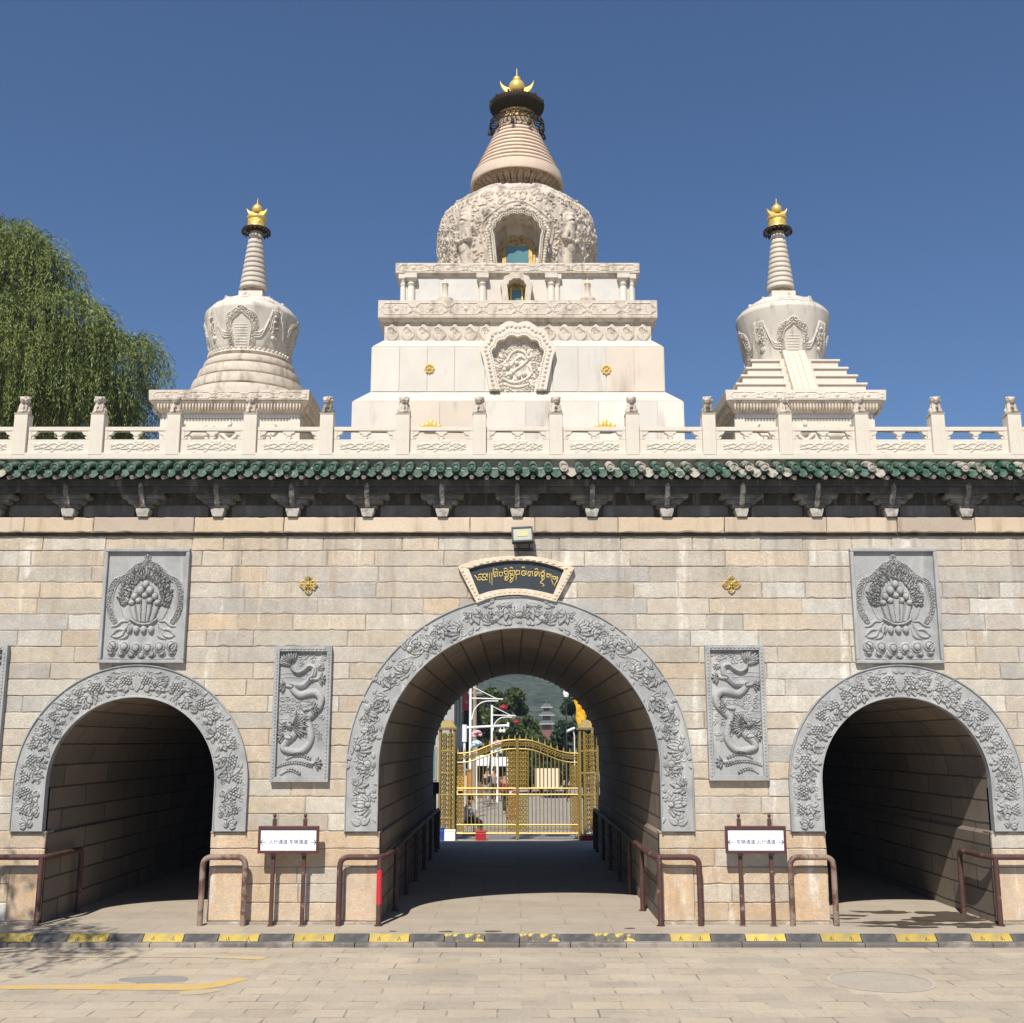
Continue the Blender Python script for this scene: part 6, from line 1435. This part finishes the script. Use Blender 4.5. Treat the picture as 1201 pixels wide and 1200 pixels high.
# people
SKIN = mat('skin', (.42, .26, .18), .6, .06, 8, 40, .03, .05); HAIR = mat('black_hair', (.015, .013, .012), .6, .1, 8, 60, .1, .1)
def skinned(name, V, E_, Rd, m, par, root=0, lv=1):
    me = bpy.data.meshes.new(name); me.from_pydata(V, E_, []); me.update(); o = link(name, me, m, par)
    o.modifiers.new('s', 'SKIN'); sv = me.skin_vertices[0].data
    for i, r in enumerate(Rd): sv[i].radius = (r, r)
    sv[root].use_root = True; md = o.modifiers.new('u', 'SUBSURF'); md.levels = md.render_levels = lv; return o
def person(X, Y, z, hgt, rz, top, trousers, label, sit=False, cap=None, step=.12):
    t = empty('person', (X, Y, z), label, 'person', rz=rz); k = hgt / 1.7
    if not sit:
        V = [(0, 0, .92), (0, .0, 1.12), (0, .01, 1.36), (0, 0, 1.46), (0, -.01, 1.54), (0, -.02, 1.64)]
        for s in (-1, 1): V += [(s * .09, 0, .86), (s * .10, -.02 + s * step * .4, .48), (s * .10, s * step, .08), (s * .11, s * step - .13, .03), (s * .19, .01, 1.37), (s * .24, .03, 1.10), (s * .23, -.06, .86), (s * .22, -.09, .77)]
    else:
        V = [(0, .05, .50), (0, .08, .72), (0, .02, .96), (0, -.02, 1.05), (0, -.06, 1.13), (0, -.09, 1.22)]
        for s in (-1, 1): V += [(s * .10, 0, .48), (s * .13, -.40, .50), (s * .12, -.42, .10), (s * .12, -.54, .04), (s * .19, .02, .97), (s * .24, -.08, .72), (s * .16, -.28, .60), (s * .12, -.36, .58)]
    V = [tuple(c * k for c in v) for v in V]; E_ = [(0, 1), (1, 2), (2, 3), (3, 4), (4, 5)]; Rd = [.135, .125, .14, .06, .085, .085]
    for b in (6, 14): E_ += [(0, b), (b, b + 1), (b + 1, b + 2), (b + 2, b + 3), (2, b + 4), (b + 4, b + 5), (b + 5, b + 6), (b + 6, b + 7)]; Rd += [.095, .062, .045, .042, .062, .045, .035, .035]
    Rd = [r * k for r in Rd]; skinned('body', V, E_, Rd, SKIN, t)
    sh = [1, 2, 10, 11, 12, 18, 19, 20, 0]; mp = {v: i for i, v in enumerate(sh)}
    skinned('shirt', [V[i] for i in sh], [(mp[a], mp[b]) for a, b in ((0, 1), (1, 2), (2, 10), (10, 11), (11, 12), (2, 18), (18, 19), (19, 20))], [Rd[i] * 1.14 + .006 for i in sh], top, t, 0)
    tr = [0, 6, 7, 8, 14, 15, 16]; mp = {v: i for i, v in enumerate(tr)}
    skinned('trousers', [V[i] for i in tr], [(mp[a], mp[b]) for a, b in ((0, 6), (6, 7), (7, 8), (0, 14), (14, 15), (15, 16))], [Rd[i] * 1.12 + .004 for i in tr], trousers, t, 0)
    h = V[5]; smooth_angle(MB().ball((h[0], h[1] + .018 * k, h[2] + .035 * k), (.098 * k, .108 * k, .095 * k), 12, 8).build('hair', cap or HAIR, t), 60)
    f = MB(); fy = h[1] - .088 * k; f.ball((0, fy - .012, h[2] - .035 * k), (.014, .02, .022), 6, 5)
    f.build('nose', SKIN, t); e = MB()
    for s in (-1, 1): e.ball((s * .032 * k, fy + .004, h[2] - .008 * k), (.011, .01, .008), 6, 5)
    e.build('eyes', HAIR, t)
    return t
DK = mat('dark_clothing', (.025, .026, .032), .85, .15, 6, 60, .08, .1); NV = mat('navy_clothing', (.02, .028, .06), .85, .15, 6, 60, .08, .1); LB = mat('pale_blue_shirt', (.40, .44, .52), .85, .1, 6, 60, .05, .1); RS = mat('maroon_clothing', (.20, .03, .04), .85, .1, 6, 60, .05, .1); GC = mat('grey_clothing', (.22, .22, .22), .85, .1, 6, 60, .05, .1)
person(-1.55, 38.3, ZS, 1.62, 1.9, LB, DK, 'person with black hair in a pale blue shirt seated behind the left gate leaf', True)
st_ = empty('stool', (-1.55, 38.35, ZS), 'low dark stool under the seated person behind the gate', 'stool'); off(MB().box(-1.75, -1.35, 38.15, 38.55, ZS + .36, ZS + .405).build('seat', BLACKP, st_, bevel=.01))
for a in (-1.73, -1.39):
    for b in (38.17, 38.51): off(MB().box(a, a + .03, b, b + .03, ZS, ZS + .359).build('leg', BLACKP, st_))
for (x, yf, Y, h, rz, a, b, lab) in ((592, 0, 50, 1.66, .4, RS, DK, 'person in a maroon top and dark trousers walking behind the gate centre'), (571, 0, 57, 1.7, 2.8, DK, GC, 'person in a dark top and grey trousers between the lamp posts'), (579, 0, 60, 1.62, .2, GC, DK, 'person in grey standing beside the farther lamp post'), (565, 0, 66, 1.7, 3.0, NV, DK, 'person in navy clothes in front of the nearer white stall'), (622, 0, 70, 1.65, .8, LB, DK, 'person in a pale blue top far down the street right of the gate centre'), (633, 0, 80, 1.7, 3.2, DK, DK, 'person in black far down the street behind the notice board')):
    X, _ = px(x, 930, Y); person(X, Y, ZS, h, rz, a, b, lab)
t = empty('scanner_post', (-2.12, 29.9, 0), 'dark post with a blue black head at the far left end of the central passage', 'post')
off(MB().box(-2.17, -2.07, 29.85, 29.95, -.02, 1.30).build('column', BLACKP, t, bevel=.015)); off(MB().box(-2.22, -2.0, 29.84, 29.98, 1.302, 1.60).build('head', NV, t, bevel=.03)); off(MB().box(-2.26, -1.98, 29.78, 30.05, -.02, .04).build('base', BLACKP, t, bevel=.01))
# ------------------------------------------------------------------ trees
def leafcloud(name, pts, size, m, par, jit=.6, aspect=.5):
    n = len(pts); P = np.array(pts); U = rng.normal(size=(n, 3)); U /= np.linalg.norm(U, axis=1)[:, None]; V_ = rng.normal(size=(n, 3)); V_ -= (V_ * U).sum(1)[:, None] * U; V_ /= np.linalg.norm(V_, axis=1)[:, None]
    s = size * rng.uniform(1 - jit * .5, 1 + jit * .5, (n, 1)); U = U * s; V_ = V_ * s * aspect
    C = np.stack([P - U, P + V_, P + U, P - V_], 1).reshape(-1, 3); me = bpy.data.meshes.new(name); me.vertices.add(n * 4); me.vertices.foreach_set('co', C.astype('f').ravel()); me.loops.add(n * 4); me.loops.foreach_set('vertex_index', np.arange(n * 4, dtype='i')); me.polygons.add(n); me.polygons.foreach_set('loop_start', np.arange(n, dtype='i') * 4); me.update(calc_edges=True); me.validate(); return off(link(name, me, m, par))
def tree(X, Y, z, h, rad, m, label, dens=1., narrow=1., size=.22, seed=0):
    rs = np.random.default_rng(seed); random.seed(seed); t = empty('broadleaf_tree', (X, Y, z), label, 'tree'); tk = MB().tube([(X, Y, z - .2), (X + .1, Y, z + h * .25), (X - .05, Y, z + h * .55), (X, Y, z + h * .8)], [rad * .08, rad * .06, rad * .04, .03], 8); pts = []
    for i in range(int(34)):
        a = rs.uniform(0, 2 * PI); e = rs.uniform(.22, .97); rr = rad * narrow * math.sin(PI * (.12 + .80 * e)) ** .7 * rs.uniform(.35, .9); c = np.array([X + rr * math.cos(a), Y + rr * math.sin(a), z + h * e]); cs = rad * rs.uniform(.2, .36) * (1.1 - .4 * e)
        if i % 2 == 0: tk.tube([(X, Y, z + h * max(.15, e - .25)), (X + .5 * (c[0] - X), Y + .5 * (c[1] - Y), z + h * (e - .1)), tuple(c)], [rad * .03, rad * .02, .02], 5)
        n = int(420 * dens); q = rs.normal(size=(n, 3)); q /= np.linalg.norm(q, axis=1)[:, None]; pts.append(c + q * cs * rs.uniform(.55, 1.1, (n, 1)) * np.array([1, 1, .8]))
    off(tk.build('trunk', BARK, t)); leafcloud('crown', np.vstack(pts), size, m, t); return t
X, Zt = px(592, 812, 92); tree(X - .3, 92, ZS, Zt - ZS, 3.6, BROAD, 'rounded green tree behind the street lamps', 1., 1., .20, 3)
X, Zt = px(613, 842, 110); tree(X, 110, ZS, Zt - ZS, 2.3, BROAD, 'smaller olive green tree right of the rounded one', .8, 1., .22, 4)
X, Zt = px(672, 806, 78); tree(X + .3, 78, ZS, Zt - ZS, 1.75, DARKF, 'tall dark narrow tree beside the gold streamer', 1.1, .9, .17, 5)
X, Zt = px(700, 815, 84); tree(X + .6, 84, ZS, Zt - ZS, 2.6, DARKF, 'dark tree behind the right gate pillar', .9, 1., .2, 6)
X, Zt = px(662, 862, 64); tree(X, 64, ZS, Zt - ZS + .2, 1.5, DARKF, 'low dark bushy tree behind the right gate leaf', .9, 1., .14, 8)
X, Zt = px(633, 872, 70); tree(X, 70, ZS, Zt - ZS, 1.6, DARKF, 'low dark bushy tree behind the middle of the gate', .9, 1., .15, 9)
# pagoda on the slope
YP = 260; X, zt = px(641, 820, YP); _, zb_ = px(641, 870, YP); PG = empty('pagoda', (X, YP, zb_ - 6), 'small dark tiered pagoda far off on the wooded slope', 'pagoda'); z = zb_ - 6
GTL = mat('grey_pagoda_tile', (.10, .10, .105), .8, .15, 3, 30, .1, .1); WTL = mat('whitewashed_trim', (.62, .60, .56), .8, .1, 3, 30, .1, .1); RB = mat('red_brown_pagoda_wall', (.22, .09, .07), .8, .15, 3, 30, .1, .1)
off(MB().box(X - 1.5, X + 1.5, YP - 1.5, YP + 1.5, z, zb_ + 2.6).build('base', RB, PG)); z = zb_ + 2.6
for i, (a, hh) in enumerate(((1.55, 1.35), (1.25, 1.2), (.95, 1.0))):
    off(MB().box(X - a * .68, X + a * .68, YP - a * .68, YP + a * .68, z, z + hh).build('storey', RB if i < 1 else BW, PG)); o = off(MB().frus(X, YP, a * 1.35, z + hh, a * .7, z + hh + .75).build('roof', GTL, PG)); MB().box(X - a * 1.4, X + a * 1.4, YP - a * 1.4, YP + a * 1.4, z + hh - .14, z + hh - .002).build('eave_trim', WTL, o); z += hh + .75
off(MB().lathe([(.2, z), (.28, z + .15), (.1, z + .35), (.04, z + .8), (.02, z + 1.0)], X, YP, 10).build('finial', GTL, PG))
# wooded hills
def hillm():
    t = NT('wooded_hillside'); v = t.coord('Object')
    base = t.mix(t.ramp(t.noise(.02, 6, v, .65), .40, .62), (.030, .048, .030), (.052, .064, .038)); base = t.mix(t.math('MULTIPLY', t.ramp(t.noise(.018, 6, v, .7), .56, .64), .5), base, (.10, .085, .07)); base = t.mix(t.ramp(t.noise(.35, 5, v, .7), .36, .6), t.mix(1., base, (.35,) * 3, 'MULTIPLY'), t.mix(1., base, (1.5,) * 3, 'MULTIPLY'))
    return t.finish(base, .95, 0., t.noise(.2, 4, v), 1., 3.)
nx_, ny_ = 170, 110; P = np.zeros((nx_, ny_, 3)); gx = np.linspace(-950, 950, nx_); gy = np.linspace(185, 900, ny_)
for i, x in enumerate(gx):
    for j, y in enumerate(gy):
        s = min(1, max(0, (y - 190) / 520)); hgt = 58 * (s * s * (3 - 2 * s)) * (1 + .2 * math.sin(x / 210 + 1.) * s) + 12 * mnoise.noise((x / 120, y / 120, 0)) * s + 3 * mnoise.noise((x / 24, y / 24, 3)) * min(1, s * 6)
        P[i, j] = (x, y, ZS - .3 + hgt)
tag(grid('hills', P, hillm()), kind='structure')
# willow: arching limbs with hanging leafy strands
def willow(X, Y, z, clumps, nst, label, seed, lsize=.085, seglen=.085, crown_seg=None):
    rs = np.random.default_rng(seed); t = empty('willow_tree', (X, Y, z), label, 'tree'); tk = MB(); top = max(c[2] for c in clumps)
    tk.tube([(X, Y, z - .3), (X + .2, Y + .1, z + 3), (X, Y, z + 6), (X + .3, Y, z + min(9, top - z - 1))], [.55, .45, .36, .2], 10)
    A, B = [], []; w = np.array([c[3] ** 2 for c in clumps]); w /= w.sum()
    for c in clumps: tk.tube(cr([(X, Y, z + 5), ((X + c[0]) / 2, (Y + c[1]) / 2, max(z + 6, c[2] - .5)), (c[0], c[1], c[2])], 5), [.2, .1, .04], 6)
    off(tk.build('trunk', BARK, t)); pts = []; dirs = []; tw = MB()
    for s in range(nst):
        c = clumps[rs.choice(len(clumps), p=w)]; a = rs.uniform(0, 2 * PI); e = rs.beta(1.3, 1.6) * PI / 2; rr = c[3] * rs.uniform(.55, 1.0) ** .5
        rr *= rs.choice([1., 1., 1., 1.12]); p = np.array([c[0] + rr * math.cos(e) * math.cos(a), c[1] + rr * math.cos(e) * math.sin(a), c[2] + c[3] * .62 * math.sin(e) - c[3] * .15]); d = np.array([math.cos(a) * .55, math.sin(a) * .55, rs.uniform(.0, .8)]); rr *= (1.12 if rs.random() < .1 else 1.); L = rs.uniform(.8, 2.6) * (.7 + .5 * (1 - math.sin(e))); n = int(L / seglen); side = rs.normal(size=3) * .04
        for k in range(n):
            d = d + np.array([0, 0, -.22]) + rs.normal(size=3) * .03 + side * .2; d[:2] *= .93; d /= np.linalg.norm(d); p = p + d * seglen
            pts.append(p + rs.normal(size=3) * .03); g = d + rs.normal(size=3) * .38; dirs.append(g / np.linalg.norm(g))
            if rs.random() < .6: pts.append(p + rs.normal(size=3) * .05); g = d + rs.normal(size=3) * .42; dirs.append(g / np.linalg.norm(g))
    P = np.array(pts); U = np.array(dirs); n = len(P); V_ = rs.normal(size=(n, 3)); V_ -= (V_ * U).sum(1)[:, None] * U; V_ /= np.linalg.norm(V_, axis=1)[:, None]; sz = lsize * rs.uniform(.7, 1.3, (n, 1)); U = U * sz; V_ = V_ * sz * .2
    C = np.stack([P - U, P + V_, P + U, P - V_], 1).reshape(-1, 3); me = bpy.data.meshes.new('crown'); me.vertices.add(n * 4); me.vertices.foreach_set('co', C.astype('f').ravel()); me.loops.add(n * 4); me.loops.foreach_set('vertex_index', np.arange(n * 4, dtype='i')); me.polygons.add(n); me.polygons.foreach_set('loop_start', np.arange(n, dtype='i') * 4); me.update(calc_edges=True); me.validate(); off(link('crown', me, WILL, t))
    return t
YT = 33.
def C_(x, y, dY, r): a, b = px(x, y, YT + dY); return (a, YT + dY, b, r)
willow(-16.2, 33.5, ZS, [C_(-40, 310, 0, 2.3), C_(5, 290, -.6, 1.3), C_(32, 315, -.6, 1.1), C_(60, 375, -.8, 1.5), C_(-20, 420, -1.2, 2.0), C_(105, 415, 0, 1.35), C_(143, 415, .2, .95), C_(60, 450, -.6, 1.5), C_(130, 465, .6, 1.1), C_(0, 470, .4, 1.8), C_(85, 500, .8, 1.5), C_(-90, 380, .5, 2.4), C_(30, 400, 1.5, 1.8), C_(90, 470, 1.6, 1.6)], 8000, 'weeping willow rising behind the left end of the balustrade', 11, .075)
willow(-10.8, 8.6, .0, [(-8.1, 10.7, 6.4, .75), (-8.9, 10.0, 7.2, 1.0), (-8.2, 11.7, 6.2, .6), (-9.6, 11.6, 6.6, 1.1), (-10.5, 9, 7.6, 1.5), (-8.0, 9.6, 7.6, .7)], 360, 'weeping willow standing in the road to the left of the viewer', 12)

hz = MB().box(-1050, 1050, -300, 1050, -1.9, 84).build('haze', None); hm = bpy.data.materials.new('thin_haze'); hm.use_nodes = True; hn = hm.node_tree.nodes; hn.clear()
ho = hn.new('ShaderNodeOutputMaterial'); hv = hn.new('ShaderNodeVolumePrincipled'); hv.inputs['Density'].default_value = .00045; hv.inputs['Color'].default_value = (.72, .84, 1., 1); hv.inputs['Anisotropy'].default_value = .2
hm.node_tree.links.new(hv.outputs[0], ho.inputs['Volume']); hz.data.materials.append(hm); hz['kind'] = 'stuff'
GROUPS = {'carved panel': 'grey carved panels on the gate wall', 'handrail': 'pipe handrails at the passage mouths', 'sign': 'direction signs on two posts', 'emblem': 'gilt emblems on the gate wall', 'stupa': 'stupas on the terrace', 'ornament': 'flower ornaments along the street', 'stall': 'market stalls along the street', 'person': 'people beyond the gate', 'tree': 'trees', 'building': 'shop buildings along the street', 'box': 'plastic boxes at the gate', 'dead leaf': 'leaf scraps on the apron'}
for o in COL.objects:
    if not o.parent and o.get('category') in GROUPS and 'gatehouse' not in o.get('category') and not o.get('group'): o['group'] = GROUPS[o['category']]
